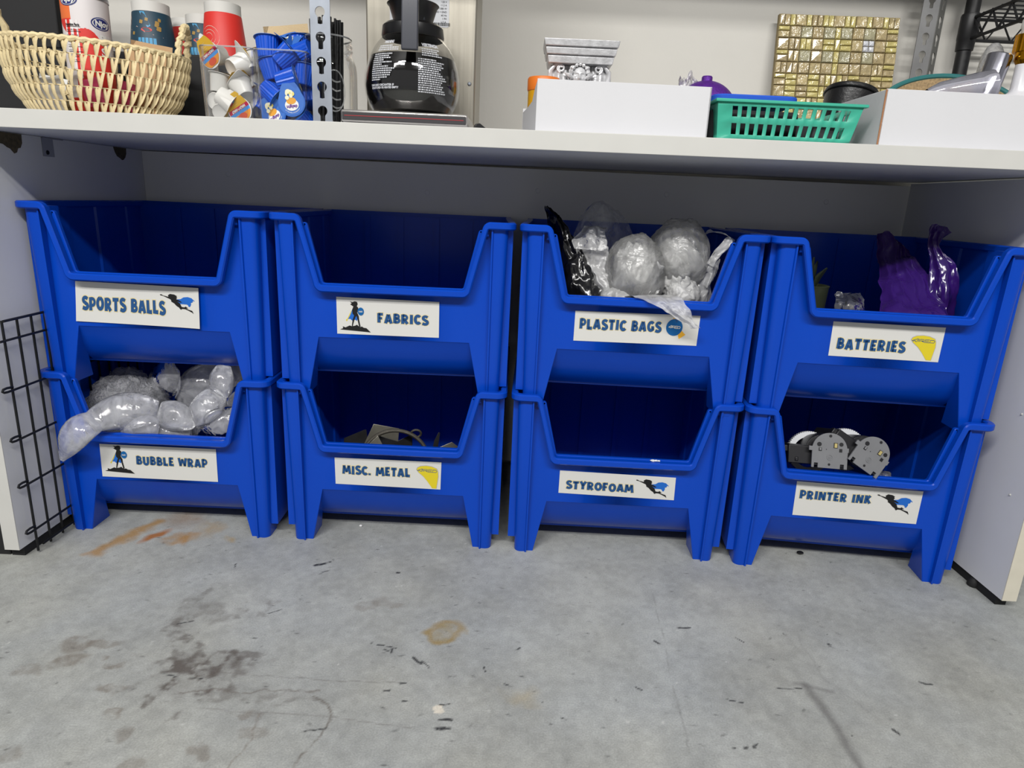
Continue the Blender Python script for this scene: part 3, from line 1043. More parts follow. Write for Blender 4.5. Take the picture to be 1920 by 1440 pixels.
rnd = random.Random(3)
mb = MB()
rows = [0.004, 0.024, 0.046, 0.069, 0.092, 0.112]
for k, (za, zb) in enumerate(zip(rows, rows[1:])):
    nn = 60
    for j in range(nn):
        a = 2*PI*(j+.5*(k % 2))/nn
        for sgn in (1, -1):
            da = sgn*2*PI/nn*(.34*(1 if sgn > 0 else .5)+rnd.uniform(-.08, .08))+rnd.uniform(-.01, .01)+0.012
            pts = [bpt(a+da*t, za+(zb-za)*t+.002*math.sin(PI*t), .0015*math.sin(PI*t)+.0012*sgn) for t in (0, .33, .66, 1)]
            mb.tube(pts, [(.0016, .0032), (.0018, .0042), (.0018, .0040), (.0015, .0030)], 5)
mb.build('weave', M_WICK, bk, smooth=60)
mb = MB()
for z in rows[:-1]:
    mb.tube([bpt(2*PI*j/60, z) for j in range(60)], .0010, 5, closed=True)
mb2 = MB()
mb2.add([Vector((.104*math.cos(2*PI*j/40), .065*math.sin(2*PI*j/40), .003)) for j in range(40)], [tuple(range(40))])
mb.build('weft_ring', M_WICK, bk)
mb2.build('base', M_WICK, bk)
mb = MB()
pts = []
for j in range(200):
    a = 2*PI*j/200
    p = bpt(a, .113)
    p.z += .0012*math.sin(a*60)
    pts.append(p)
mb.tube(pts, [.0042+.0010*math.sin(j*1.9) for j in range(200)], 7, closed=True)
mb.build('rim', M_WICK, bk)
for s in (-1, 1):
    mb = MB()
    pts = []
    for k in range(41):
        t = k/40
        a = PI*t
        y = -.030*math.cos(a)
        z = .110+(.105 if s < 0 else .052)*math.sin(a)
        pts.append((s*(.139+.030*math.sin(a)*(1 if s < 0 else .15)+0.004*math.cos(k*2.2)*.3)-(.012 if abs(y) > .025 else 0)*s*.3, y, z))
    mb.tube(pts, [.0052+.0010*math.sin(k*1.6) for k in range(41)], 8)
    mb.build('handle', M_WICK, bk)

# canister with printed wrap ---------------------------------------
cn = on_top('sugar_canister', 'red and white cardboard sugar canister standing in the wicker basket', 'canister', -0.5230, 0.085, z=ct(-.5)+.004, rot=R(15))
RC = .0350


def cmat(u, v):
    a = (u*360-90)                                # angle from the front, degrees
    z = v*.19
    if z > .184 or z < .004:
        return 3
    if a < -22:
        return 2 if z > .150 else (1 if z > .118-.0006*(a+22) and z > .120 else (0 if z > .03 else 1))
    if z < .118-.0005*(a-35)+.012*math.sin(R(a*3)):
        return 1
    return 0


mb = MB()
mb.grid(lambda u, v: (RC*math.cos(2*PI*u-PI), RC*math.sin(2*PI*u-PI), v*.19), 300, 190, cmat)
mb.cur = 3
mb.lathe([(0, .19), (RC, .19), (RC+.0008, .188), (RC+.0008, .183)], 60)
mb.lathe([(RC+.0006, .004), (RC+.0006, .0005), (0, .0005)], 60)
mb.build('body', [mat('canister_white', srgb(232, 226, 226), 0.45), M_RED, M_ORNG, mat('tin_rim', srgb(190, 190, 195), 0.3, metal=0.9)], cn)


def wrap(rad, a0, z0, tilt=0.0):
    return lambda x, y: (rad*math.sin(R(a0)+x/rad), -rad*math.cos(R(a0)+x/rad), z0+y+tilt*x)


mb = MB()
f = wrap(RC+.0003, 0, 0)
mb.add([f(RC*R(-40), .060), f(RC*R(-22), .060), f(RC*R(-5), .060), f(RC*R(-5), .148), f(RC*R(-22), .148), f(RC*R(-40), .148)], [(0, 1, 4, 5), (1, 2, 3, 4)])
mb.cur = 1
put_text(mb, 'Nutrition Facts', wrap(RC+.0006, -39, .139), .0056, .0002, fit=.0235)
for k, (t, s) in enumerate((('About 189 servings', .003), ('Serving size  1 tsp', .003), ('Calories', .004), ('Total Fat 0g', .003), ('Sodium 0mg', .003), ('Total Carb. 4g', .003), ('Protein 0g', .003))):
    put_text(mb, t, wrap(RC+.0006, -38, .132-.0075*k), s, fit=min(.020, .0014*len(t)))
put_text(mb, '15', wrap(RC+.0006, -13, .1165), .0065, .0003)
for k in range(8):
    g = wrap(RC+.0005, -38, .1375-.0075*k)
    mb.add([g(x*.0012, yy) for x in range(21) for yy in (0, .0006)], [(2*i, 2*i+2, 2*i+3, 2*i+1) for i in range(20)])
mb.build('nutrition_label', [mat('label_paper_white', srgb(240, 238, 236), .5), M_BLK], cn, smooth=0, fix=False, merge=0)
mb = MB()
for ci, (zc, ac) in enumerate(((.147, 53), (.178, -26))):
    for rr, cc, d in ((1.0, 0, .0004), (.86, 1, .0006), (.78, 0, .0008)):
        g = wrap(RC+d, ac, zc)
        mb.cur = cc
        mb.add([g(0, 0)]+[g(.0165*rr*math.cos(2*PI*k/28), .0098*rr*math.sin(2*PI*k/28)) for k in range(28)], [(0, k+1, (k+1) % 28+1) for k in range(28)])
    mb.cur = 1
    put_text(mb, 'Njoy', wrap(RC+.0011, ac-17, zc-.0036), .0115, .0005)
for t, z, s in (('PURE', .119, .0155), ('SUGAR', .098, .0175)):
    mb.cur = 1
    put_text(mb, t, wrap(RC+.0007, 45, z), s, .0006)
mb.build('lettering', [mat('logo_navy', srgb(34, 46, 120), .5), M_WHITE], cn, smooth=0, fix=False, merge=0)

# packets in the basket -------------------------------------------------
def packet(name, label, cat, x, y, z, w, h, rx, ry, rz, m, group=None, mats=None):
    t = on_top(name, label, cat, x, y, group, z=z)
    t.rotation_euler = (rx, ry, rz)
    mb = MB()
    for s in (1, -1):
        mb.grid(lambda u, v: ((u-.5)*w+.001*math.sin(9*v), s*.0035*math.sin(PI*u)**.6*math.sin(PI*v)**.6+.0012*math.sin(7*u+5*v), v*h), 8, 8)
    mb.build('sleeve', m, t, smooth=50)
    return t


M_PW = mat('packet_white', srgb(226, 226, 222), 0.5)
M_PP = mat('packet_pink', srgb(226, 74, 120), 0.5)
M_KR = mat('kraft_paper', srgb(196, 160, 118), 0.8, bump=0.15, bscale=200, var=0.05)
zb = ct(-.5)+.006
packet('sugar_packet', 'white paper sugar packet at the left end inside the wicker basket', 'packet', -.602, .075, zb+.005, .044, .062, R(-14), R(10), .2, M_PW)
packet('sugar_packet', 'white paper sugar packet beside the canister inside the wicker basket', 'packet', -.575, .055, zb, .044, .062, R(-8), R(-8), -.1, M_PW)
packet('sweetener_packet', 'pink sweetener packet leaning in front of the canister in the basket', 'packet', -.487, .026, zb+.014, .032, .046, R(-16), R(-14), .1, M_PP)
packet('sweetener_packet', 'pink sweetener packet right of the canister in the basket', 'packet', -.452, .045, zb+.012, .030, .044, R(-10), R(16), -.15, M_PP)
packet('kraft_sleeve', 'brown kraft paper sleeve leaning at the right end of the basket', 'paper sleeve', -.440, .092, zb+.010, .070, .116, R(-4), R(8), 0.05, M_KR)
packet('tea_packet', 'tan packet lying low in the middle of the wicker basket', 'packet', -.435, .058, zb+.002, .050, .040, R(-20), R(4), .1, mat('packet_tan', srgb(190, 140, 80), 0.6))

# black organiser behind the basket, cups on it -------------------------------
og = on_top('organizer', 'black countertop organizer behind the wicker basket, taller at the left', 'organizer', -0.52, 0.205)
OH = .886-ct(-.5)
mb = MB()
mb.box(-.40, .220, 0, .235, .001, OH)
mb.build('cabinet', M_MATTE, og, bevel=.003)
mb = MB()
mb.box(-.40, -.131, 0.002, .022, OH, .36)
mb.build('side_tower', M_MATTE, og, bevel=.003)


def cup(label, x, y, kind, h=.109):
    t = on_top('paper_cup', label, 'paper cup', x, y, 'upside-down paper cups on the black organizer', z=ct(-.5)+OH, rot=rnd.uniform(-.2, .2))
    sc = h/.109
    mb = MB()
    rad = lambda z: (.0425-.0115*z/.109)
    prof = [(rad(0)+.0022, 0), (rad(0)+.0025, .002), (rad(0)+.0015, .0045), (rad(.0045), .0047), (rad(.088), .088), (rad(.088), .1085), (rad(.109)-.001, .109), (rad(.109)-.002, .109), (rad(.109)-.003, .104), (0, .104)]
    mb.lathe([(r, z*sc) for r, z in prof], 40, mats=[0]*9)
    mb.build('body', M_OFFW, t)
    mb = MB()
    cols = {'teal': M_TEALD, 'red': M_RED}
    mb.lathe([(rad(.002)+.0008, .006*sc), (rad(.088)+.0006, .088*sc), (rad(.088), .089*sc)], 40)
    mb.build('sleeve', cols[kind], t)
    mb = MB()

    def g(a, z):
        r = rad(z)+.0011
        return (r*math.sin(a), -r*math.cos(a), z*sc)
    if kind == 'teal':
        mb.cur = 0
        mb.add([g(a, z) for a, z in ((-.15, .087), (.12, .087), (.40, .060), (.25, .056))], [(0, 1, 2, 3)])
        mb.cur = 1
        for a, z, s in ((-.05, .067, 1), (.22, .072, .9), (.72, .066, 1.2), (.78, .056, 1.3), (.85, .073, .9), (-.5, .045, .9), (.66, .062, .8)):
            for k in range(4):
                q = 2*PI*k/4+.6
                mb.add([g(a+.05*s*math.cos(q)+.055*s*math.cos(2*PI*j/8), z+.0022*s*math.sin(q)+.0022*s*math.sin(2*PI*j/8)) for j in range(8)], [tuple(range(8))])
        mb.cur = 2
        mb.add([g(.20+.26*math.cos(2*PI*j/16), .052+.0042*math.sin(2*PI*j/16)) for j in range(16)], [tuple(range(16))])
        mb.cur = 3
        for q in ribbon([(-.75, .052), (-.3, .058), (.1, .047), (.5, .043), (.95, .040)], .0008, .0008):
            mb.add([g(v.x, v.y) for v in q], [(0, 1, 2, 3)])
        for q in ribbon([(-.86, .080), (-.74, .070)], .003, .004)+ribbon([(-.92, .072), (-.78, .062)], .003, .003):
            mb.add([g(v.x, v.y) for v in q], [(0, 1, 2, 3)])
        for k in range(5):
            mb.cur = 0
            mb.add([g(a, z) for a, z in ((-.2+.17*k, .036), (-.07+.17*k, .036), (-.07+.17*k, .020), (-.2+.17*k, .020))], [(0, 1, 2, 3)])
    else:
        mb.cur = 3
        for rr in (.022, .015, .009):
            pts = [(-.55+rr*26*math.cos(R(q)), .040+rr*math.sin(R(q))) for q in range(-110, 150, 20)]
            for i in range(len(pts)-1):
                a, b = pts[i], pts[i+1]
                mb.add([g(a[0], a[1]), g(b[0], b[1]), g(b[0]*.985-.006, b[1]+.0010), g(a[0]*.985-.006, a[1]+.0010)], [(0, 1, 2, 3)])
    mb.build('print', [M_SKYP, M_GOLDP, mat('coral_print', srgb(232, 80, 70), .5), mat('pale_print', srgb(226, 190, 176), .5)], t, smooth=0, fix=False, merge=0)
    return t


cup('dark teal patterned paper cup standing leftmost on the black organizer', -.516, .285, 'teal', .099)
cup('red paper cup mostly hidden behind the two dark teal cups', -.486, .375, 'red', .092)
cup('dark teal patterned paper cup behind the half-and-half creamers', -.444, .350, 'teal', .095)
cup('plain red paper cup at the right end of the cup row', -.376, .285, 'red', .104)

# creamer tubs --------------------------------------------------------
def rrect(hx, hy, r, n=5):
    out = []
    for cx, cy, a0 in ((hx-r, hy-r, 0), (-hx+r, hy-r, 90), (-hx+r, -hy+r, 180), (hx-r, -hy+r, 270)):
        for k in range(n+1):
            a = R(a0+90*k/n)
            out.append((cx+r*math.cos(a), cy+r*math.sin(a)))
    return out


def tumbler(label, x, h):
    t = on_top('clear_tub', label, 'clear tub', x, .004)
    mb = MB()
    rings = []
    for z, s in ((0.0, .92), (.002, .94), (.05, .97), (h-.002, 1.0), (h, 1.0)):
        rings.append([(px*s, py*s, z) for px, py in rrect(.0425, .0425, .016)])
    inner = [[(px*s, py*s, z) for px, py in rrect(.0405, .0405, .015)] for z, s in ((h, 1.0), (.05, .97), (.004, .93))]
    mb.loft(rings+inner)
    mb.build('wall', M_ACRYL, t)
    mb = MB()
    mb.tube([(px*1.0, py*1.0, h) for px, py in rrect(.0415, .0415, .0155)], .0011, 6, closed=True)
    mb.build('rim', film('acrylic_edge', (0.9, 0.93, 0.95), .45, .05, 0, 10), t)
    return t


tumbler('clear plastic tub full of white half-and-half creamers', -.2445, .1055)
tumbler('clear plastic tub full of blue vanilla creamers', -.1615, .1035)
M_CRW = mat('creamer_white', srgb(238, 236, 230), 0.3, sub=0.15)
M_CRB = mat('creamer_blue', srgb(14, 84, 208), 0.28)
M_CRBD = mat('creamer_lid_blue', srgb(50, 104, 190), 0.35)


def build_creamer(kind):
    t = thing('creamer_cup', 'x', 'creamer', (0, 0, 0))
    # axis +Z points from the base to the lid
    mb = MB()
    n = 48
    r1, r2, h = (.0165, .0135, .026) if kind == 'white' else (.0180, .0150, .030)
    rings = []
    for r, z in ((r2*.86, .0008), (r2*.93, .0), (r2, .0012), (r1, h-.001), (r1+.0012, h)):
        k = 1 if kind == 'blue' and .001 < z < h-.0005 else 0
        rings.append([(r*(1+.022*k*(1 if j % 2 else -1))*math.cos(2*PI*j/n), r*(1+.022*k*(1 if j % 2 else -1))*math.sin(2*PI*j/n), z) for j in range(n)])
    mb.loft(rings)
    mb.build('cup', M_CRW if kind == 'white' else M_CRB, t, smooth=28 if kind == 'blue' else 50)
    # drop-shaped lid, its tab towards +Y, slightly bent
    mb = MB()
    out = []
    for j in range(40):
        a = 2*PI*j/40
        x, y = (r1+.003)*math.cos(a), (r1+.003)*math.sin(a)
        if y > 0:
            tt = y/(r1+.003)
            y *= 1+.75*tt**3
            x *= 1-.40*tt**3
        out.append((x, y, h+.0006+(.0045*max(0, y-r1)/.012 if y > r1 else 0)*-.6))
    mb.add(out+[(x, y, z+.0006) for x, y, z in out]+[(0, 0, h+.0006), (0, 0, h+.0012)], [(j, (j+1) % 40, (j+1) % 40+40, j+40) for j in range(40)]+[(80, (j+1) % 40, j) for j in range(40)]+[(81, j+40, (j+1) % 40+40) for j in range(40)])
    lid = mb.build('lid', M_CRW if kind == 'white' else M_CRBD, t, smooth=30)
    mb = MB()
    zt = h+.0016

    def band(y0, y1, ci, k=1.0):
        pts = []
        rr = r1+.0016
        for i in range(9):
            y = y0+(y1-y0)*i/8
            w = math.sqrt(max(0, 1-min(1, abs(y)/(rr*(1.75 if y > 0 else 1)))**(2.0 if y < 0 else 1.4)))*rr*k
            pts.append((w, y))
        mb.cur = ci
        mb.add([(-w, y, zt+.0001*ci) for w, y in pts]+[(w, y, zt+.0001*ci) for w, y in pts], [(i, i+9, i+10, i+1) for i in range(8)])
    if kind == 'white':
        band(.005, .026, 0)
        band(-.001, .005, 1)
        band(-.006, -.001, 2)
        band(-.0165, -.006, 3)
        mb.cur = 5
        mb.add([(.008*math.cos(2*PI*k/18), -.0105+.005*math.sin(2*PI*k/18), zt+.0006) for k in range(18)], [tuple(range(18))])
        mb.cur = 4
        put_text(mb, 'HALF-&-HALF', lambda x, y: (-(x-.0125), -(y-.0032), zt+.0009), .0052, .0003, fit=.025)
        for k in range(4):
            put_text(mb, '- - - -', lambda x, y: (x-.004, .008+.003*k+y, zt+.0006), .003)
        mats = [mat('lid_ochre', srgb(214, 170, 50), .4), mat('lid_crimson', srgb(196, 40, 80), .4), mat('lid_sky', srgb(80, 150, 220), .4), mat('lid_orange', srgb(230, 150, 60), .4), M_WHITE, mat('lid_coral', srgb(216, 90, 60), .4)]
    else:
        band(-.0185, .028, 0)
        mb.cur = 4
        mb.add([(.0105*math.cos(2*PI*k/22), -.004+.0085*math.sin(2*PI*k/22), zt+.0005) for k in range(22)], [tuple(range(22))])
        mb.cur = 3
        mb.add([(.0075*math.cos(2*PI*k/18), .002+.005*math.sin(2*PI*k/18), zt+.0007) for k in range(18)], [tuple(range(18))])
        for i in range(9):
            a = rnd.uniform(0, 6)
            cx, cy = rnd.uniform(-.009, .009), rnd.uniform(.006, .016)
            mb.cur = 1 if i % 3 else 5
            mb.add([(cx+.0042*math.cos(2*PI*k/10)*(.7+.3*math.cos(a)), cy+.0032*math.sin(2*PI*k/10), zt+.0008+i*.00005) for k in range(10)], [tuple(range(10))])
        mb.cur = 2
        put_text(mb, 'delight', lambda x, y: (-(x-.0085), -(y+.0045), zt+.0011), .0062, .0002, fit=.017)
        mb.cur = 4
        put_text(mb, 'FRENCH VANILLA', lambda x, y: (-(.0145*math.sin((x-.0125)/.0145)), -(.0155*math.cos((x-.0125)/.0145)+y-.0012), zt+.0007), .0028, fit=.025)
        mats = [mat('lid_vanilla_blue', srgb(58, 112, 196), .4), mat('blossom_cream', srgb(238, 232, 196), .5), mat('lid_violet', srgb(110, 60, 150), .5), mat('lid_gold', srgb(226, 160, 50), .5), M_WHITE, mat('blossom_yellow', srgb(230, 214, 120), .5)]
    mb.build('print', mats, lid, smooth=0, fix=False, merge=0)
    return t


CPROTO = {'white': build_creamer('white'), 'blue': build_creamer('blue')}
CUSED = {'white': False, 'blue': False}


def creamer(kind, label, x, z, y, axis, tab=(0, 0, 1), group=None):
    """x, y, z: middle of the cup in workbench coordinates; axis: base to lid; tab: where the tab points"""
    o = copy_tree(CPROTO[kind]) if CUSED[kind] else CPROTO[kind]
    CUSED[kind] = True
    a = Vector(axis).normalized()
    tb = Vector(tab)
    yv = (tb-a*tb.dot(a)).normalized()
    xv = yv.cross(a)
    M = Matrix((xv, yv, a)).transposed()
    h = .013 if kind == 'white' else .015
    p = Vector((x, y+.038, z))-a*h
    o.matrix_world = Matrix.Translation(W(*p)) @ Matrix.Rotation(YAW, 4, 'Z') @ M.to_4x4()
    o.location, o.rotation_euler = o.matrix_world.to_translation(), o.matrix_world.to_euler()
    o['label'] = label
    o['group'] = group or ('white creamers in the left tub' if kind == 'white' else 'blue creamers in the right tub')


def cw(px, py):
    return -.285+(px-370)*.00085, .753+(222-py)*.00079


g = 'half-and-half creamer cup '
for px, py, y, ax, tab, lab in (
        (393, 107, -.052, (-.35, -1, -.15), (-.5, 0, .85), 'white creamer with printed drop lid facing out, upper left of the left tub'),
        (431, 124, -.052, (.55, .75, .45), (.2, 0, 1), 'white creamer showing its round base, top middle of the left tub'),
        (456, 118, -.036, (-.25, .5, .85), (.6, 0, .8), 'white creamer at top right of the left tub with raised lid'),
        (398, 160, -.054, (.15, .1, 1), (1, -.2, 0), 'white creamer standing upright under the upper printed lid'),
        (392, 190, -.050, (.1, .9, .2), (0, 0, 1), 'white creamer half hidden at the left wall of the left tub'),
        (410, 188, -.060, (.75, .1, -.5), (.3, 0, -1), 'white creamer lying on its side in the middle of the left tub'),
        (400, 209, -.052, (0, .95, .3), (0, 0, 1), 'white creamer showing its base at the bottom left of the left tub'),
        (440, 170, -.056, (-.5, .35, .75), (-.2, -.3, 1), 'white creamer with pointed lid up, right of centre in the left tub'),
        (440, 207, -.056, (-.1, -1, -.05), (-.5, 0, .85), 'white creamer with printed drop lid facing out, lower right of the left tub'),
        (463, 195, -.040, (-.3, .6, .6), (0, 0, 1), 'white creamer against the right wall of the left tub'),
        (458, 152, -.030, (.2, .4, .9), (1, 0, 0), 'white creamer in shade behind the pointed one in the left tub'),
        (415, 150, -.018, (.1, .2, 1), (1, 0, 0), 'white creamer at the back of the left tub, mostly hidden'),
        (430, 205, -.018, (.3, .4, .8), (1, 0, 0), 'white creamer at the back bottom of the left tub, mostly hidden')):
    x, z = cw(px, py)
    creamer('white', lab, x, z+.004, y, ax, tab)
for px, py, y, ax, tab, lab in (
        (486, 89, -.046, (-.05, .15, 1), (.6, .3, 0), 'blue creamer standing upright at the top left of the right tub'),
        (496, 130, -.054, (-.25, .1, 1), (.8, .3, 0), 'blue creamer below the top left one in the right tub'),
        (521, 105, -.056, (.6, .1, .55), (-.5, 0, .8), 'blue creamer tilted with ribbed side out, top middle of the right tub'),
        (551, 92, -.042, (-.75, .2, -.35), (.2, 0, 1), 'blue creamer lying on its side at the top right of the right tub'),
        (552, 137, -.046, (.1, .2, 1), (-1, -.2, 0), 'blue creamer upright at the right wall of the right tub'),
        (524, 148, -.060, (.85, .1, .25), (.2, 0, -1), 'blue creamer lying with round base to the left, middle of the right tub'),
        (495, 171, -.058, (.75, -.15, -.6), (.6, 0, .6), 'blue creamer with bright ribs tilted down, left of the right tub'),
        (536, 190, -.060, (.05, -1, .05), (-.15, 0, 1), 'blue creamer with printed blossom lid facing out, right of the tub bottom'),
        (506, 213, -.058, (-.2, -1, .1), (-.5, 0, .85), 'blue creamer with printed blossom lid tilted left at the tub bottom'),
        (548, 219, -.050, (-.4, -.5, .5), (0, 0, 1), 'blue creamer at the bottom right corner of the right tub'),
        (481, 193, -.045, (.5, .3, .7), (0, 0, 1), 'blue creamer at the left wall low in the right tub'),
        (557, 172, -.036, (-.2, .4, .8), (1, 0, 0), 'dark blue creamer at the right wall, half way down the right tub'),
        (512, 88, -.022, (-.1, -.75, .6), (.5, 0, .6), 'dark blue creamer with lid out behind the top row of the right tub'),
        (530, 80, -.014, (-.2, .3, .9), (1, 0, 0), 'dark blue creamer at the back of the top of the right tub')):
    x, z = cw(px, py)
    creamer('blue', lab, x, z+.003, y, ax, tab)

# napkin behind the tubs
packet('paper_napkin', 'tan paper napkin sticking up behind the blue creamers', 'napkin', -.172, .085, ct(-.17), .075, .165, 0, R(-6), YAW, mat('napkin_tan', srgb(214, 190, 150), .85, bump=0.3, bscale=400))

# jar of stirrers -----------------------------------------------------------
jr = on_top('glass_jar', 'clear glass preserving jar of black stirrers behind the slotted post', 'jar', -.100, .022)
mb = MB()
prof = [(0, .004), (.034, .001), (.041, .004), (.0440, .012), (.0440, .085), (.0425, .096), (.0385, .106), (.0365, .110), (.0365, .114), (.0378, .115), (.0378, .117), (.0362, .119), (.0376, .122), (.0376, .124), (.0362, .126), (.0362, .133)]
mb.lathe(prof, 48)
mb.build('glass', M_JAR, jr)
mb = MB()
mb.tube([(.0443*math.sin(.45+.36*math.cos(q)), -.0443*math.cos(.45+.36*math.cos(q)), .052+.030*math.sin(q)) for q in [2*PI*k/40 for k in range(40)]], .0011, 6, closed=True)
for z in (.03, .042, .055, .068):
    mb.tube([(.0441*math.sin(a), -.0441*math.cos(a), z+.003*math.sin(a*9)) for a in [.25+.4*k/16 for k in range(17)]], .0012, 6)
mb.build('embossing', film('embossed_glass', (.85, .87, .86), .35, .05, .3, 90), jr)
mb = MB()
mb.tube([(.0355*math.cos(2*PI*k/48), .0355*math.sin(2*PI*k/48), .1335) for k in range(48)], .0013, 6, closed=True)
mb.build('lip', MATS['acrylic_edge'], jr)
mbp = MB()
mbp.lathe([(.0, 0), (.0019, 0), (.0019, .148), (.0014, .148), (.0014, .144), (0, .144)], 8)
st = mbp.build('coffee_stirrer', M_BLACK, smooth=40)
tag(st, 'slim black coffee stirrer standing in the glass jar', 'stirrer', 'black coffee stirrers in the jar')
pr = random.Random(8)
for k in range(46):
    o = st if k == 0 else st.copy()
    if k:
        C.objects.link(o)
    a, rr = k*2.4, .025*math.sqrt((k+.5)/46)
    bx, by = rr*math.cos(a)-.005, rr*math.sin(a)
    tx, ty = bx*1.05+pr.uniform(-.002, .004), by*1.05+pr.uniform(-.002, .002)
    d = Vector((tx-bx+.0015, ty-by, .148))
    o.location = W(-.100+bx, .022+by, ct(-.1)+.009+pr.uniform(0, .005))
    o.rotation_euler = d.to_track_quat('Z', 'Y').to_euler()


# slotted posts --------------------------------------------------------------
def keyhole(n=28):
    pts = []
    for k in range(n):
        a = 2*PI*k/n
        dx, dz = math.cos(a), math.sin(a)
        r = .0072
        if dz < -.80:
            r = min(.0165/abs(dz), .0036/max(abs(dx), 1e-4))
            r = max(r, .0072)
        pts.append((dx*r, dz*r))
    return pts


def slotted(mb, w, pitch, n, th, hx=0.0, z0=0.0, key=None, sc=1.0):
    """strip in the x-z plane, thickness along +y, with a keyhole per pitch"""
    kh = [(x*sc, z*1.0) for x, z in (key or keyhole())]
    m = len(kh)
    for i in range(n):
        zc = z0+pitch*(i+.5)
        for y in (0, th):
            outer = []
            for x, z in kh:
                t = min((w/2)/max(abs(x), 1e-6), (pitch/2)/max(abs(z), 1e-6))
                outer.append((x*t, z*t))
            mb.add([(hx+x, y, zc+z+.004) for x, z in kh]+[(hx+x, y, zc+z) for x, z in outer]+[(hx+sx*w/2, y, zc+sz*pitch/2) for sx, sz in ((1, 1), (-1, 1), (-1, -1), (1, -1))],
                   [(k, (k+1) % m, (k+1) % m+m, k+m) for k in range(m)]+corner_tris(outer, m, w, pitch))
        mb.add([(hx+x, 0, zc+z+.004) for x, z in kh]+[(hx+x, th, zc+z+.004) for x, z in kh], [(k, (k+1) % m, (k+1) % m+m, k+m) for k in range(m)])
    for sx in (-1, 1):
        mb.add([(hx+sx*w/2, 0, z0), (hx+sx*w/2, th, z0), (hx+sx*w/2, th, z0+pitch*n), (hx+sx*w/2, 0, z0+pitch*n)], [(0, 1, 2, 3)])


def corner_tris(outer, m, w, pitch):
    out = []
    for c, (sx, sz) in enumerate(((1, 1), (-1, 1), (-1, -1), (1, -1))):
        for k in range(m):
            a, b = outer[k], outer[(k+1) % m]
            ea = abs(abs(a[0])-w/2) < 1e-6
            eb = abs(abs(b[0])-w/2) < 1e-6
            if ea != eb and a[0]*sx >= -1e-9 and b[0]*sx >= -1e-9 and a[1]*sz > 0 and b[1]*sz > 0:
                out.append((k+m, (k+1) % m+m, 2*m+c))
    return out


ps = on_top('slotted_post', 'grey slotted steel shelf post standing in front of the stirrer jar', 'shelf post', -.0885, -.062, z=ct(-.09)-.0005)
mb = MB()
slotted(mb, .0295, .0338, 21, .0018, 0, -.0035+.0)
mb.build('slotted_face', M_GALV, ps, smooth=20)
mb = MB()
mb.box(-.01475, -.0130, 0.0018, .012, 0, .705)
mb.build('return_flange', M_GALV, ps)
ps2 = on_top('slotted_post', 'dull slotted steel angle post at the wall right of the mosaic board', 'shelf post', 1.063, .402)
mb = MB()
slotted(mb, .034, .0345, 21, .0018, -.018, 0)
mb.build('slotted_face', mat('dull_steel', srgb(150, 150, 150), .45, metal=.6, var=.12, vscale=20), ps2, smooth=20)
mb = MB()
mb.M = Matrix.Rotation(R(42), 4, 'Z')
slotted(mb, .032, .0345, 21, .0018, .017, 0, sc=1.0)
mb.build('side_flange', mat('dull_steel_side', srgb(150, 150, 146), .5, metal=.6, var=.12, vscale=20), ps2, smooth=20)

# coffee brewer --------------------------------------------------------------
br = on_top('coffee_brewer', 'stainless steel coffee brewer with warmer plate and rear column', 'coffee brewer', .0345, -.062)
mb = MB()
mb.box(-.0955, .0965, .000, .235, .003, .0205)
mb.build('warmer_base', mat('chrome_trim', srgb(214, 210, 206), .22, metal=.75), br, bevel=.0025)
mb = MB()
mb.box(-.0935, .0945, -.0012, .0005, .0055, .0170)
tag(mb.build('trim_strip', mat('dark_grey_strip', srgb(62, 60, 62), .4), br, bevel=.001), 'dark grey strip with a red line')
mb = MB()
mb.box(-.090, .091, -.0016, -.0009, .0112, .0121)
mb.build('red_line', mat('red_line', srgb(176, 54, 60), .4), br)
mb = MB()
mb.lathe([(0, .0205), (.066, .0205), (.067, .0225), (.066, .0240), (0, .0240)], 48, (-.002, .092, 0))
mb.build('warmer_plate', mat('black_enamel', (.01, .01, .011), .25), br)
mb = MB()
mb.box(-.0985, .0930, .192, .330, 0.0, .56)
mb.build('column', M_STEEL, br, bevel=.003)
mb = MB()
for x, z in ((.083, .093), (.083, .30), (-.088, .30)):
    mb.M = Matrix.Translation((x, .192, z)) @ Matrix.Rotation(PI/2, 4, 'X')
    mb.lathe([(0, .0022), (.002, .002), (.0034, .0008), (.0036, 0)], 14)
    mb.build('screw', M_GALV, br)
    mb = MB()
mb = MB()
mb.box(-.0955, .0955, -.01, .192, .36, .56)
mb.build('brew_head', M_STEEL, br, bevel=.004)
# rating label
mb = MB()
lz = ct(.03)
mb.prism([(x, .1914, z) for x, z in rrect(.0510, .044, .003)], (0, .0004, 0))
for i, p in enumerate(mb.v):
    mb.v[i] = Vector((p.x-.007+.001, p.y, p.z+.225))
rl = mb.build('rating_label', mat('label_grey_white', srgb(206, 208, 212), .4), br)
mb = MB()
T = lambda x0, z0: (lambda x, y: (x0+x, .1909, z0+y))
put_text(mb, 'PN:10366', T(-.052, .2090), .0078, .0003)
put_text(mb, 'MODEL VP17-2.2', T(-.052, .2015), .0068, .0002, fit=.046)
for k, s in enumerate(('120 V', '11.5 A', '1380 W', '2 WIRE + GND', '60 Hz', '1 PH', 'U.S.A.')):
    put_text(mb, s, (lambda x0, z0: (lambda x, y: (x0+x, .1909, z0+y)))(.041, .2190-.0052*k), .0040, 0, 'RIGHT')
put_text(mb, 'COFFEE BREWER', T(.002, .2255), .0034)
xx = .006
for k in range(23):
    wdt = pr.choice((.0005, .0008, .0013))
    mb.box(xx, xx+wdt, .1908, .1910, .1830, .1880)
    xx += wdt+pr.choice((.0006, .0009))
mb.build('lettering', M_BLK, rl, smooth=0, fix=False, merge=0)

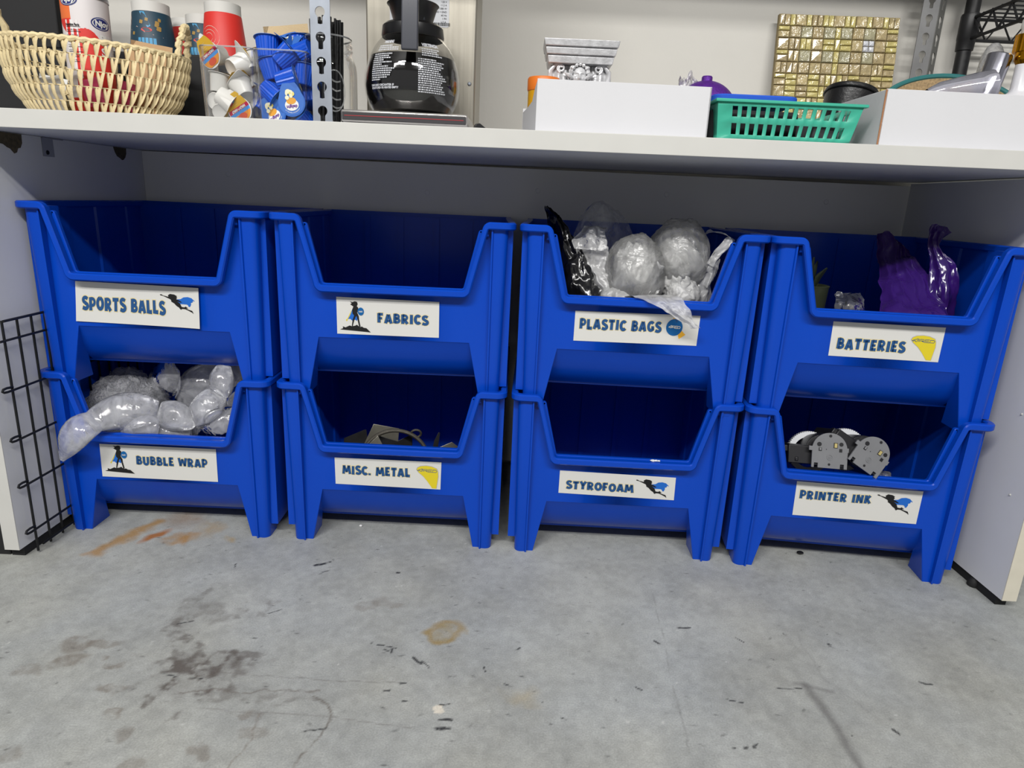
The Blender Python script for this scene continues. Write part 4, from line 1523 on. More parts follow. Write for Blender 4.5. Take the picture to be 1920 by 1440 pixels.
# decanter -------------------------------------------------------------------
PX, PY = .0335, .030
pz = ct(.03)+.0242
dc = on_top('coffee_decanter', 'round glass coffee decanter with black collar and handle on the warmer', 'coffee pot', PX, PY, z=pz)
PR = [(0, .0010), (.058, .0005), (.0640, .003), (.0705, .014), (.0755, .028), (.0775, .042), (.0770, .056), (.0745, .070), (.0690, .086), (.0610, .100), (.0530, .110), (.0480, .1155), (.0450, .118)]


def prad(z):
    for (r0, z0), (r1, z1) in zip(PR[1:], PR[2:]):
        if z <= z1:
            return r0+(r1-r0)*(z-z0)/(z1-z0)
    return PR[-1][0]


mb = MB()
mb.lathe(PR, 72)
mb.build('glass_bowl', M_GLASS, dc)
mb = MB()
LQ = .0845
mb.lathe([(0, .0035)]+[(prad(z)-.0018, z) for z in [.0045+(LQ-.0045)*k/24 for k in range(25)]]+[(0, LQ)], 72)
mb.build('coffee', mat('black_coffee', (.0035, .0028, .0025), .06, spec=.6, coat=1.0), dc)
mb = MB()
mb.lathe([(.0440, .1155), (.0485, .1150), (.0495, .1180), (.0478, .1310), (.0440, .1345), (.034, .1350), (.0300, .1360)], 56)
mb.build('collar', M_BLACK, dc)
mb = MB()
mb.lathe([(.0305, .1350), (.0300, .1370), (.0375, .1600), (.0410, .1640), (.0400, .1650), (.036, .163), (0, .150)], 48)
mb.build('funnel_lid', M_BLACK, dc)
mb = MB()
hp = fillet([(-.020, .138), (-.026, .182), (-.0855, .205), (-.0905, .082)], [.012, .022], 8)
rings = []
for i, p in enumerate(hp):
    d = (hp[min(i+1, len(hp)-1)]-hp[max(i-1, 0)]).normalized()
    nrm = Vector((-d.y, d.x))
    hw = .0125
    rings.append([(.0095-hw, p.x+nrm.x*.0035, p.y+nrm.y*.0035), (.0095+hw, p.x+nrm.x*.0035, p.y+nrm.y*.0035), (.0095+hw, p.x-nrm.x*.0035, p.y-nrm.y*.0035), (.0095-hw, p.x-nrm.x*.0035, p.y-nrm.y*.0035)])
mb.loft(rings)
mb.build('handle', mat('handle_grey_black', srgb(66, 68, 76), .28, spec=.6), dc, bevel=.0018)
mb = MB()


def onpot(a0, z0):
    def f(x, y):
        z = z0+y
        r = prad(z)+.0006
        a = R(a0)+x/.076
        return (r*math.sin(a), -r*math.cos(a), z)
    return f


def dashes(a0, z0, w):
    x = 0.0
    while x < w-.001:
        l = min(pr.uniform(.0012, .0042), w-x)
        f = onpot(a0, z0)
        mb.add([f(x, 0), f(x+l, 0), f(x+l, .00175), f(x, .00175)], [(0, 1, 2, 3)])
        x += l+.0009


put_text(mb, 'WARNING', onpot(-34, .0975), .0060, .0003, fit=.021)
for k in range(20):
    z = .0925-.0031*k
    if k in (3,):
        continue
    wl = (.028, .040, .042, 0, .036, .032, .034, .022, .037, .020, .033, .042, .038, .036, .035, .030, .018, .0, .0, 0)[k]
    if wl:
        dashes(-44 if k > 3 else -40, z, wl)
put_text(mb, 'DISCARD DECANTER IF', onpot(-45, .0350), .0038, .0002, fit=.043)
put_text(mb, 'SCRATCHED OR HEATED EMPTY', onpot(-45, .0312), .0038, .0002, fit=.050)
M_PRINT = mat('white_print', srgb(214, 216, 222), .5)
mb.build('warning_print', M_PRINT, dc, smooth=0, fix=False, merge=0)
mb = MB()
put_text(mb, 'VERTENCIA', onpot(21, .0945), .0062, .0004, fit=.032)
for k in range(21):
    z = .0895-.0031*k
    wl = (.034, .028, .030, .036, 0, .030, .044, .040, .042, .038, .034, .036, .040, .044, .046, .040, .036, .042, .040, .044, .046)[k]
    if wl:
        dashes(15 if k > 4 else 20, z, wl)
mb.build('warning_print', M_PRINT, dc, smooth=0, fix=False, merge=0)

# small black wedge right of the brewer
mb = MB()
mb.prism([(-.012, 0, 0), (.014, 0, 0), (.012, 0, .003), (-.002, 0, .013), (-.009, 0, .012)], (0, .02, 0))
o = mb.build('door_wedge', M_BLACK, bevel=.001)
o.location, o.rotation_euler = W(.150, -.02, ct(.15)), (0, 0, YAW+.2)
tag(o, 'small black plastic wedge right of the coffee brewer', 'wedge')

# white boxes ------------------------------------------------------------
def carton(label, corners, h, th=.003, drop=None):
    """open box; corners FL FR BR BL in workbench x, y"""
    fl, fr, brr, bl = [Vector((x, y, 0)) for x, y in corners]
    c = (fl+fr+brr+bl)/4
    t = on_top('cardboard_box', label, 'box', c.x, c.y)
    fl, fr, brr, bl = [p-c for p in (fl, fr, brr, bl)]

    def wall(name, a, b, prof, part=True):
        d = (b-a).normalized()
        n = Vector((-d.y, d.x, 0))*th
        mb = MB()
        pts = [a+(b-a)*u+Vector((0, 0, z)) for u, z in prof]
        mb.prism(pts, n)
        return mb.build(name, M_CARD, t, bevel=.0006)
    wall('front_panel', fl, fr, [(0, .0015), (1, .0015), (1, h), (0, h+.001)])
    wall('side_panel', bl, fl, [(0, 0), (1, 0), (1, h-.001), (.86, h-.008), (.70, h-.024), (.4, h-.026), (0, h-.026)] if drop else [(0, 0), (1, 0), (1, h), (0, h)])
    wall('side_panel', fr, brr, [(0, 0), (1, 0), (1, h), (0, h)])
    wall('back_panel', brr, bl, [(0, 0), (1, 0), (1, h-.02), (0, h-.02)])
    mb = MB()
    mb.prism([fl, fr, brr, bl], (0, 0, .002))
    mb.build('bottom', M_CARD, t)
    mb = MB()
    m = fl.lerp(fr, .22)
    mb.box(m.x, m.x+.055, fl.y-.0006, fl.y+.001, 0.0, .0016)
    mb.build('bottom_slot', M_BROWNEDGE, t)
    return t, fl, fr


c1, _, _ = carton('white cardboard box in the middle of the worktop, before the silver corbel', [(.2345, -.055), (.4970, -.055), (.497, .125), (.214, .125)], .0745, drop=True)
c2, fl, fr = carton('white cardboard box at the right end holding bottles', [(.7575, -.055), (1.06, -.055), (1.06, .150), (.7575, .150)], .0805)
mb = MB()
mb.prism([fl+Vector((-.0008, 0, 0)), fl+Vector((.0012, -.0006, 0)), fl+Vector((.0012, -.0006, .0805)), fl+Vector((-.0008, 0, .0805))], (0, .0012, 0))
mb.build('cut_edge', M_BROWNEDGE, c2)

# yellow tub with orange lid behind the middle box
tb = on_top('plastic_tub', 'yellow tub with an orange lid behind the left end of the middle box', 'tub', .249, .150)
mb = MB()
mb.lathe([(0, 0), (.027, 0), (.0275, .002), (.0275, .088), (0, .088)], 36)
mb.build('body', mat('tub_yellow', srgb(226, 166, 20), .45), tb)
mb = MB()
mb.lathe([(.0270, .087), (.0285, .088), (.0290, .090), (.0290, .1075), (.0275, .110), (0, .110)], 36)
mb.build('lid', mat('tub_orange', srgb(240, 126, 38), .45), tb)

# silver corbel -------------------------------------------------------------
M_SILV = mat('silver_leaf', srgb(236, 236, 238), .34, metal=.35, bump=.5, bscale=160, var=.16, vscale=90)
cb = on_top('silver_corbel', 'silver painted corbel with scrolls and a cherub face behind the middle box', 'corbel', .3120, .190)
mb = MB()
for z0, z1, hw, y0 in ((.0, .060, .032, -.018), (.060, .138, .046, -.020)):
    mb.hexa([(-hw*.8, y0*.7, z0), (hw*.8, y0*.7, z0), (hw*.8, .03, z0), (-hw*.8, .03, z0)], [(-hw, y0, z1), (hw, y0, z1), (hw, .03, z1), (-hw, .03, z1)])
mb.build('core', M_SILV, cb, bevel=.003)
mb = MB()
for z0, z1, hw, y0 in ((.1365, .1480, .0565, -.040), (.1480, .1500, .0560, -.038), (.1500, .1605, .0605, -.045), (.1605, .1625, .0600, -.043), (.1625, .1735, .0640, -.050)):
    mb.hexa([(-hw, y0, z0), (hw, y0, z0), (hw, .032, z0), (-hw, .032, z0)], [(-hw-.0025, y0-.0025, z1), (hw+.0025, y0-.0025, z1), (hw+.0025, .032, z1), (-hw-.0025, .032, z1)])
mb.build('cornice', M_SILV, cb, bevel=.0010)
for s in (-1, 1):
    mb = MB()
    pts = []
    for k in range(40):
        a = k/39*1.6*2*PI+.8
        r = .0025+.0045*(k/39)
        pts.append((s*(.0335-r*math.cos(a)), -.032, .1290+r*math.sin(a)))
    mb.tube(pts, [.0014+.0010*(k/39) for k in range(40)], 8)
    mb.tube([(s*.030, -.030, .1355), (s*.044, -.030, .1350), (s*.0525, -.029, .125), (s*.0530, -.028, .110), (s*.0460, -.026, .096), (s*.036, -.025, .088), (s*.026, -.025, .082)], [.0022, .0034, .0042, .0046, .0048, .0042, .003], 10)
    mb.grid(lambda u, v: (s*(.020+.032*u), -.022-.012*math.sin(PI*u)*math.sin(PI*v)-.002*math.sin(u*14), .086+.049*v), 14, 10)
    mb.build('volute', M_SILV, cb)
    mb = MB()
    for j in range(5):
        mb.tube([(s*(.009+.001*j), -.036, .112-.008*j), (s*(.018+.002*j), -.039+.001*j, .117-.011*j), (s*(.028+.0018*j), -.034+.002*j, .122-.012*j)], [.0016, .0040, .0008], 7)
    mb.build('wing', M_SILV, cb)
mb = MB()
NF = 40


def face(u, v):
    a, b = (u-.5)*PI, (v-.5)*PI
    x, z = .0150*math.sin(a)*math.cos(b), .0190*math.sin(b)
    y = -.0135*math.cos(a)*math.cos(b)
    X, Z = x/.0150, z/.0190
    gs = lambda cx, cz, sx, sz: math.exp(-((X-cx)/sx)**2-((Z-cz)/sz)**2)
    d = .0040*gs(0, -.12, .15, .26)+.0018*gs(0, -.24, .24, .10)+.0014*gs(.42, -.32, .28, .28)+.0014*gs(-.42, -.32, .28, .28)+.0020*gs(0, -.80, .28, .16)
    d -= .0026*gs(.36, .08, .22, .13)+.0026*gs(-.36, .08, .22, .13)
    d += .0013*gs(.36, .05, .13, .06)+.0013*gs(-.36, .05, .13, .06)+.0012*gs(.36, .28, .30, .07)+.0012*gs(-.36, .28, .30, .07)
    d += .0016*gs(0, -.46, .26, .06)+.0016*gs(0, -.58, .20, .06)-.0014*gs(0, -.52, .26, .03)
    return (x, -.027+y-d, .1165+z)


mb.grid(face, NF, NF)
mb.build('cherub_face', M_SILV, cb, smooth=60)
mb = MB()
for k in range(9):
    a = R(-8+24.5*k)
    for w_, rr in ((1.02, .0034), (1.22, .0030)):
        q = [a-.24, a-.08, a+.10, a+.26]
        mb.tube([(.0150*w_*math.cos(t)*(1+.06*math.sin(3*k+i)), -.0375+.006*(w_-1)*10*.4, .1180+.0180*w_*math.sin(t)) for i, t in enumerate(q)], [.0010, rr, rr*.9, .0008], 8)
mb.build('hair', M_SILV, cb)

# purple ball, cellophane, teal basket and what it holds ---------------------
tl = on_top('plastic_basket', 'teal plastic basket with slotted sides between the white boxes', 'basket', .6200, .045)
M_TEAL = mat('teal_plastic', srgb(66, 182, 154), .38, spec=.5, var=.02)
TH = .0590


def slotwall(mb, p, q, pt, qt, cells):
    """wall from p to q (bottom) and pt to qt (top); cells: (u0, u1, v0, v1) holes"""
    us = sorted({0.0, 1.0, *[c[0] for c in cells], *[c[1] for c in cells]})
    vs = sorted({0.0, 1.0, *[c[2] for c in cells], *[c[3] for c in cells]})
    P, Q, PT, QT = map(Vector, (p, q, pt, qt))
    at = lambda u, v: P.lerp(Q, u).lerp(PT.lerp(QT, u), v)
    for u0, u1 in zip(us, us[1:]):
        for v0, v1 in zip(vs, vs[1:]):
            um, vm = (u0+u1)/2, (v0+v1)/2
            if any(c[0] < um < c[1] and c[2] < vm < c[3] for c in cells):
                continue
            mb.add([at(u0, v0), at(u1, v0), at(u1, v1), at(u0, v1)], [(0, 1, 2, 3)])


b0, b1 = (-.1020, -.0815, .1015, .078), (-.1090, -.0905, .1125, .086)
bx0, by0, bx1, by1 = b0
tx0, ty0, tx1, ty1 = b1
cells = [(.100+.0655*k, .100+.0655*k+.038, v0, v1) for k in range(13) for v0, v1 in ((.15, .43), (.59, .85))]
scells = [(.20+.085*k, .20+.085*k+.055, v0, v1) for k in range(8) for v0, v1 in ((.15, .43), (.59, .85))]
mb = MB()
slotwall(mb, (bx0, by0, .002), (bx1, by0, .002), (tx0, ty0, TH), (tx1, ty0, TH), cells)
slotwall(mb, (bx0, by1, .002), (bx1, by1, .002), (tx0, ty1, TH), (tx1, ty1, TH), cells)
slotwall(mb, (bx0, by0, .002), (bx0, by1, .002), (tx0, ty0, TH), (tx0, ty1, TH), scells)
slotwall(mb, (bx1, by0, .002), (bx1, by1, .002), (tx1, ty0, TH), (tx1, ty1, TH), scells)
mb.add([(bx0, by0, .002), (bx1, by0, .002), (bx1, by1, .002), (bx0, by1, .002)], [(0, 1, 2, 3)])
mb.build('slotted_body', M_TEAL, tl, solid=.0018, smooth=20)
mb = MB()
o1 = [(tx0-.004, ty0-.004), (tx1+.006, ty0-.004), (tx1+.006, ty1+.004), (tx0-.004, ty1+.004)]
i1 = [(tx0, ty0), (tx1, ty0), (tx1, ty1), (tx0, ty1)]
mb.loft([[(x, y, TH-.0035) for x, y in o1], [(x, y, TH+.001) for x, y in o1], [(x, y, TH+.001) for x, y in i1], [(x, y, TH-.0035) for x, y in i1], [(x, y, TH-.0035) for x, y in o1]], True, False)
mb.build('rim', M_TEAL, tl, bevel=.001)
M_FOAMB = mat('blue_foam', srgb(30, 92, 214), .8, bump=.15, bscale=300)
fs = on_top('foam_sheet', 'royal blue foam sheet lying on top of the teal basket', 'foam sheet', .585, .055, z=ct(.58)+.0615)
mb = MB()
mb.prism([(x-.0, y, 0) for x, y in rrect(.068, .055, .020)], (0, 0, .013))
mb.build('sheet', M_FOAMB, fs, bevel=.002)
M_DKC = mat('dark_cloth', (.014, .014, .016), .85, bump=.3, bscale=200)
mb = MB()
mb.box(-.085, .055, -.045, .05, 0, .045)
o = mb.build('pouch', M_DKC, bevel=.006)
o.location, o.rotation_euler = W(.592, .025, ct(.6)+.004), (0, 0, YAW)
tag(o, 'black cloth pouch inside the teal basket seen through its slots', 'pouch')
mb = MB()
mb.box(-.018, .018, -.03, .03, 0, .034)
o = mb.build('small_case', mat('grey_case', srgb(92, 94, 98), .5, var=.2, vscale=60), bevel=.003)
o.location, o.rotation_euler = W(.690, .020, ct(.69)+.004), (0, 0, YAW+.1)
tag(o, 'small grey case at the right end inside the teal basket', 'case')

bl_ = on_top('ornament_ball', 'glittery purple ball ornament behind the right end of the middle box', 'ornament', .541, .160, z=ct(.53))
M_PUR = mat('purple_glitter', srgb(104, 42, 160), .38, metal=.35, bump=.6, bscale=700, var=.25, vscale=300)
mb = MB()
mb.lathe([(.0001, 0.0), (.018, .0015)]+[(.0585*math.sin(R(q)), .0605-.0585*math.cos(R(q))) for q in range(30, 176, 6)]+[(.0001, .119)], 48)
mb.build('ball', M_PUR, bl_)
mb = MB()
mb.lathe([(.0095, .1150), (.0095, .1245), (.0080, .1265), (.0075, .1225), (0, .1220)], 24)
mb.build('neck', M_PUR, bl_)


def wad(mb, c, r, seed, amp=.35, freq=1.6, sub=4, flat=None, fine=.35):
    """crumpled closed film: broad lobes, long soft pleats and a few sharp creases"""
    bm = bmesh.new()
    bmesh.ops.create_icosphere(bm, subdivisions=sub, radius=1.0)
    so = Vector((seed*7.3, seed*3.1, seed*5.7))
    vs = []
    ax = Vector((math.sin(seed*1.7), math.cos(seed*2.3), 1.4)).normalized()
    for v in bm.verts:
        n = v.co.normalized()
        q = n*freq+so
        q = q+Vector((noise.noise(q*1.1), noise.noise(q*1.1+Vector((9, 2, 4))), noise.noise(q*1.1+Vector((3, 8, 1)))))*.7
        h = n-ax*(n.dot(ax))*.82                 # pleats run along the axis
        s_ = h*freq*2.6+so+Vector((noise.noise(q), noise.noise(q+so), 0))*.5
        r5 = lambda w: abs(ridge(w))**5-.2
        d = amp*noise.noise(q)*1.3+amp*fine*(r5(s_)+.55*r5(s_*2.1+so)+.24*r5(s_*4.3)+.12*r5(n*freq*7+so))
        p = Vector((n.x*r[0], n.y*r[1], n.z*r[2]))*(1+d)
        if flat is not None and p.z < flat:
            p.z = flat+(p.z-flat)*.15
        vs.append(p+Vector(c))
    fs = [tuple(v.index for v in f.verts) for f in bm.faces]
    bm.free()
    mb.add(vs, fs)


M_CELLO = film('cellophane', (.93, .92, .95), .35, .08, .6, 60)
mb = MB()
wad(mb, (0, 0, .072), (.022, .016, .058), 4, .35, 2.0, 4)
o = mb.build('cellophane_wrap', M_CELLO, smooth=60)
o.location, o.rotation_euler = W(.508, .160, ct(.5)), (0, 0, YAW)
tag(o, 'crumpled clear cellophane beside the purple ball', 'wrapping')

# black leather cup, tilted, behind the teal basket
kc = on_top('dice_cup', 'black tilted cup behind the teal basket, before the mosaic board', 'cup', .772, .118, z=ct(.78)+.0035)
kc.rotation_euler = (R(-10), R(11), YAW)
mb = MB()
mb.lathe([(0, .0), (.036, .0), (.038, .004), (.0430, .102), (.0438, .106), (.0425, .108), (.0405, .106), (.0360, .010), (0, .008)], 48)
mb.build('cup', mat('black_leather', (.011, .011, .012), .38, bump=.25, bscale=220), kc)
mb = MB()
mb.tube([(.0445*math.cos(2*PI*k/48), .0445*math.sin(2*PI*k/48), .100) for k in range(48)], .0016, 6, closed=True)
mb.build('rim_bead', M_BLACK, kc)

# mosaic board -----------------------------------------------------------------
mo = on_top('mosaic_board', 'square board of tan and yellow glass tiles leaning on the wall', 'mosaic', .876, .398)
mo.rotation_euler = (R(-6), R(-.5), YAW)
mb = MB()
mb.box(-.128, .126, .001, .010, 0, .3035)
mb.build('backing', mat('board_grout', srgb(150, 134, 96), .8, var=.2, vscale=40), mo)
ROWS = ['T y T y T yy T yy T y T y T', 'H T G T G y G T G T H', 'T T V T = y = T W T =', 'H T G T G y G T G T T', 'T T T T T y T T T T H', 'H = T = t y t y t H T H H', 'T = T = y T T T = T =', 'H T = T = y T = T T H', 'T = T T T y = T V T T', 'T T H T T y T = T T T', 'T = T T = y T T T V T', 'T T T = T y T = T T T']
mrd = random.Random(12)
mb = MB()
PT = .0237


def tile(x0, x1, z0, z1, ci):
    g_ = .0009
    x0, x1, z0, z1 = x0+g_, x1-g_, z0+g_, z1-g_
    y0, y1 = .001, -.0035-mrd.uniform(0, .0015)
    b = .0016
    mb.cur = ci
    tw = mrd.uniform(-.0006, .0006)
    mb.loft([[(x0, y0, z0), (x1, y0, z0), (x1, y0, z1), (x0, y0, z1)], [(x0, y1+b, z0), (x1, y1+b, z0), (x1, y1+b, z1), (x0, y1+b, z1)], [(x0+b, y1+tw, z0+b), (x1-b, y1-tw, z0+b), (x1-b, y1+tw, z1-b), (x0+b, y1-tw, z1-b)]], True, True)


z = .3035
for row in ROWS:
    x = -.128
    toks = row.split()
    wid = {'y': .5, 'yy': 1, 't': .5}
    tot = sum(wid.get(k, 1) for k in toks)
    u = .254/tot
    for k in toks:
        w_ = wid.get(k, 1)*u
        z1, z0 = z, z-PT
        tan = mrd.choice((0, 0, 4))
        if k == 'T':
            s_ = mrd.random()
            if s_ < .35:
                tile(x, x+w_/2, z0, z1, tan)
                tile(x+w_/2, x+w_, z0, z1, tan)
            elif s_ < .5:
                tile(x, x+w_, z0, z0+PT/2, tan)
                tile(x, x+w_, z0+PT/2, z1, tan)
            else:
                tile(x, x+w_, z0, z1, tan)
        elif k == 'G':
            tile(x, x+w_, z0, z1, 2)
        elif k in ('y', 't'):
            tile(x, x+w_, z0, z1, 1 if k == 'y' else tan)
        elif k in ('yy', 'V'):
            tile(x, x+w_/2, z0, z1, 1)
            tile(x+w_/2, x+w_, z0, z1, 1)
        elif k == '=':
            tile(x, x+w_, z0, z0+PT/2, 1)
            tile(x, x+w_, z0+PT/2, z1, 1)
        elif k == 'H':
            tile(x, x+w_, z0, z0+PT*.6, tan)
            tile(x, x+w_, z0+PT*.6, z1, 1)
        elif k == 'W':
            for a in (0, .5):
                for b_ in (0, .5):
                    tile(x+a*w_, x+(a+.5)*w_, z0+b_*PT, z0+(b_+.5)*PT, 3)
        x += w_
    z -= PT
TM = dict(rough=.14, spec=.7, bump=.9, bscale=110, vscale=120, coat=.25)
mb.build('tiles', [mat('tile_tan', srgb(184, 166, 124), var=.25, **TM), mat('tile_yellow', srgb(212, 198, 128), var=.12, **TM), mat('tile_sage', srgb(178, 172, 140), var=.22, **TM), mat('tile_white', srgb(222, 224, 230), var=.04, **TM), mat('tile_sand', srgb(194, 176, 130), var=.25, **TM)], mo, smooth=25, merge=0)

# things in the right box --------------------------------------------------------
M_IRID = mat('iridescent_foil', srgb(214, 214, 226), .10, metal=1.0, bump=.1, bscale=20, stretch=(40, 40, 1))
sl = thing('silver_bottle', 'shiny silver tube standing tilted in the right white box', 'bottle', W(.955, .055, ct(.95)+.004), YAW)
sl.rotation_euler = (0, R(11), YAW)
mb = MB()
mb.lathe([(0, .0), (.0185, .0), (.0185, .155), (.0178, .1565), (.0160, .1575), (0, .1570)], 40)
mb.build('tube', M_IRID, sl)
tray = thing('rattan_tray', 'round tan woven tray with a teal rim leaning behind the right box', 'tray', W(1.055, .235, ct(1.05)), YAW)
tray.rotation_euler = (R(-24), 0, YAW)
M_RAT = mat('tan_weave', srgb(168, 142, 104), .8, bump=.8, bscale=320, var=.3, vscale=220)
mb = MB()
mb.M = Matrix.Translation((0, 0, .0935)) @ Matrix.Rotation(PI/2, 4, 'X')
mb.v = []
ring = lambda rx, ry, zz: [(rx*math.cos(2*PI*j/64), ry*math.sin(2*PI*j/64), zz) for j in range(64)]
mb.loft([ring(.148, .0900, 0), ring(.148, .0900, .006), ring(.142, .0860, .006), ring(.110, .068, .003), ring(.02, .012, .003)], True, True)
mb.build('woven_disc', M_RAT, tray)
mb = MB()
mb.M = Matrix.Translation((0, -.003, .0935)) @ Matrix.Rotation(PI/2, 4, 'X')
mb.tube(ring(.149, .0905, .003), .0048, 8, closed=True)
mb.build('rim', mat('teal_rim', srgb(52, 124, 124), .5), tray)
sp = thing('clear_scoop', 'clear lilac plastic scoop lying over the edge inside the right box', 'scoop', W(.880, .020, ct(.92)+.090), YAW)
sp.rotation_euler = (R(6), R(80), YAW)
mb = MB()
mb.lathe([(.010, -.020), (.018, .0), (.024, .055), (.025, .075), (.0245, .076), (.0232, .055), (.0172, .001), (.009, -.019)], 40)
mb.build('cone', film('lilac_plastic', (.84, .84, .95), .38, .05, .0, 10), sp)
pb = thing('pump_bottle', 'white pump bottle with a gold collar in the right white box', 'bottle', W(1.021, .045, ct(1.0)+.003), YAW)
mb = MB()
mb.lathe([(0, 0), (.031, 0), (.033, .004), (.033, .070), (.031, .082), (.024, .092), (.0150, .098), (.0130, .104), (.0125, .140), (0, .140)], 40)
mb.build('body', mat('bottle_white', srgb(232, 232, 236), .25, sub=.1), pb)
mb = MB()
n_ = 48
mb.loft([[((.0200+.0012*(j % 4 in (0, 1)))*math.cos(2*PI*j/n_), (.0200+.0012*(j % 4 in (0, 1)))*math.sin(2*PI*j/n_), zz) for j in range(n_)] for zz in (.158, .184)])
mb.lathe([(.0125, .140), (.0165, .146), (.0170, .158)], 40)
mb.build('gold_collar', mat('gold_metal', srgb(214, 150, 30), .18, metal=1.0), pb, smooth=20)
mb = MB()
mb.lathe([(.0150, .184), (.0150, .192), (.0165, .196), (.0160, .206), (.0130, .211), (0, .212)], 32)
mb.build('pump_head', M_WHITE, pb)
fc = thing('frosted_bottle', 'frosted round-topped bottle behind the silver tube', 'bottle', W(1.008, .110, ct(1.0)+.003), YAW)
mb = MB()
mb.lathe([(0, 0), (.020, 0), (.020, .13), (.017, .165), (.0115, .178), (.006, .184), (0, .185)], 32)
mb.build('bottle', film('frosted_plastic', (.86, .86, .86), .55, .2, .3, 120), fc)

# black wire shelving at the right back ------------------------------------------
ws = on_top('wire_shelving', 'black wire shelving unit with a round post at the right back wall', 'wire shelving', 1.138, .415)
M_BWIRE = mat('black_coated_wire', (.011, .011, .012), .45)
mb = MB()
mb.lathe([(0, 0), (.0138, 0), (.0138, .575), (0, .575)], 24)
mb.build('post', M_BWIRE, ws)
mb = MB()
for zc in (.2770,):
    mb.lathe([(.0138, zc-.036), (.0165, zc-.036), (.0175, zc-.016), (.0182, zc-.015), (.0182, zc+.030), (.0168, zc+.034), (.0138, zc+.034)], 24)
mb.build('collar', M_BWIRE, ws)
mb = MB()
za, zb_ = .262, .302
for (ax, ay, bx_, by_) in ((.014, 0, .62, 0), (.0, -.014, .0, -.40)):
    for zz in (za, zb_):
        mb.tube([(ax, ay, zz), (bx_, by_, zz)], .0034, 8)
    L_ = math.hypot(bx_-ax, by_-ay)
    k_ = int(L_/.026)
    mb.tube([(ax+(bx_-ax)*i/k_, ay+(by_-ay)*i/k_, (za if i % 2 else zb_)) for i in range(k_+1)], .0026, 6)
mb.build('edge_truss', M_BWIRE, ws)
mb = MB()
for i in range(15):
    y = -.012-.027*i
    mb.tube([(0, y, zb_+.003), (.60, y, zb_+.003)], .0017, 6)
for x in (.15, .30, .45):
    mb.tube([(x, 0, zb_), (x, -.40, zb_)], .0028, 6)
tag(mb.build('deck_wires', M_BWIRE, ws), kind='stuff')

# wire grid leaning on the left panel ---------------------------------------------
wg = thing('wire_grid', 'black wire grid panel leaning on the inside of the left side panel', 'wire grid', W(-.6235, 0, 0), YAW)
M_WIRE = mat('dark_wire', (.020, .021, .022), .42, metal=.5)
mb = MB()
for k in range(12):
    y = -.073+.0335*k
    mb.tube([(0, y, .004), (0, y, .424)], .0021, 8)
    mb.build('upright_wire', M_WIRE, wg)
    mb = MB()
for z in (.014, .049, .1365, .2205, .307, .3915):
    y0 = -.099 if z > .03 else -.075
    pts = [(.0045, .300, z), (.0045, y0+.010, z)]
    if y0 < -.08 and z < .38:
        pts += [(.0045, y0+.002, z+.001), (.004, y0-.001, z+.003), (.003, y0+.003, z+.006), (.002, y0+.012, z+.006), (.001, y0+.026, z+.004)]
    mb.tube(pts, .0021, 8)
    mb.build('cross_wire', M_WIRE, wg)
    mb = MB()
mb.tube([(.0045, -.075, .4235), (.0045, .300, .4235)], .0023, 8)
mb.build('top_wire', M_WIRE, wg)

# ------------------------------------------------------------------ what the bins hold
def inbin(name, label, cat, key, loc, group=None, rot=(0, 0, 0), tilt=0.0):
    b = BINS[key]
    t = thing(name, label, cat, BL(*key, *loc), 0, group)
    M = Matrix.Rotation(b.rotation_euler.z, 4, 'Z') @ Matrix.Rotation(tilt, 4, 'X') @ Matrix.LocRotScale(None, Euler(rot), None)
    t.rotation_euler = M.to_euler()
    return t


def mesh_in(key, o, label, cat, loc=(0, 0, 0), group=None):
    b = BINS[key]
    o.location = BL(*key, *loc)
    o.rotation_euler = (0, 0, b.rotation_euler.z)
    return tag(o, label, cat, group)


# bubble wrap bin
K = (0, 0)
M_BUB = film('bubble_film', (.86, .87, .92), .50, .10, 1.0, 160, .45)
M_AIR = film('air_pillow_film', (.90, .91, .96), .40, .05, .35, 36, .45)
mb = MB()
wad(mb, (-.125, .135, .165), (.074, .085, .125), 2, .10, 2.2, 5, fine=.7)
for i, v in enumerate(mb.v):                     # small air bubbles pressed into the folded sheet
    a = v*118
    mb.v[i] = v+(v-Vector((-.125, .135, .165))).normalized()*.0032*max(0, math.sin(a.x)*math.sin(a.y+.6*a.x)*math.sin(a.z))
mesh_in(K, mb.build('bubble_wrap', M_BUB, smooth=80), 'crumpled bubble wrap sheet filling the left of the bubble wrap bin', 'bubble wrap')


def catmull(p, t):
    n = len(p)-1
    x = min(max(t, 0), 1)*n
    i = min(int(x), n-1)
    f = x-i
    a, b, c, d = p[max(i-1, 0)], p[i], p[i+1], p[min(i+2, n)]
    return .5*((2*b)+(c-a)*f+(2*a-5*b+4*c-d)*f*f+(3*b-a-3*c+d)*f**3)


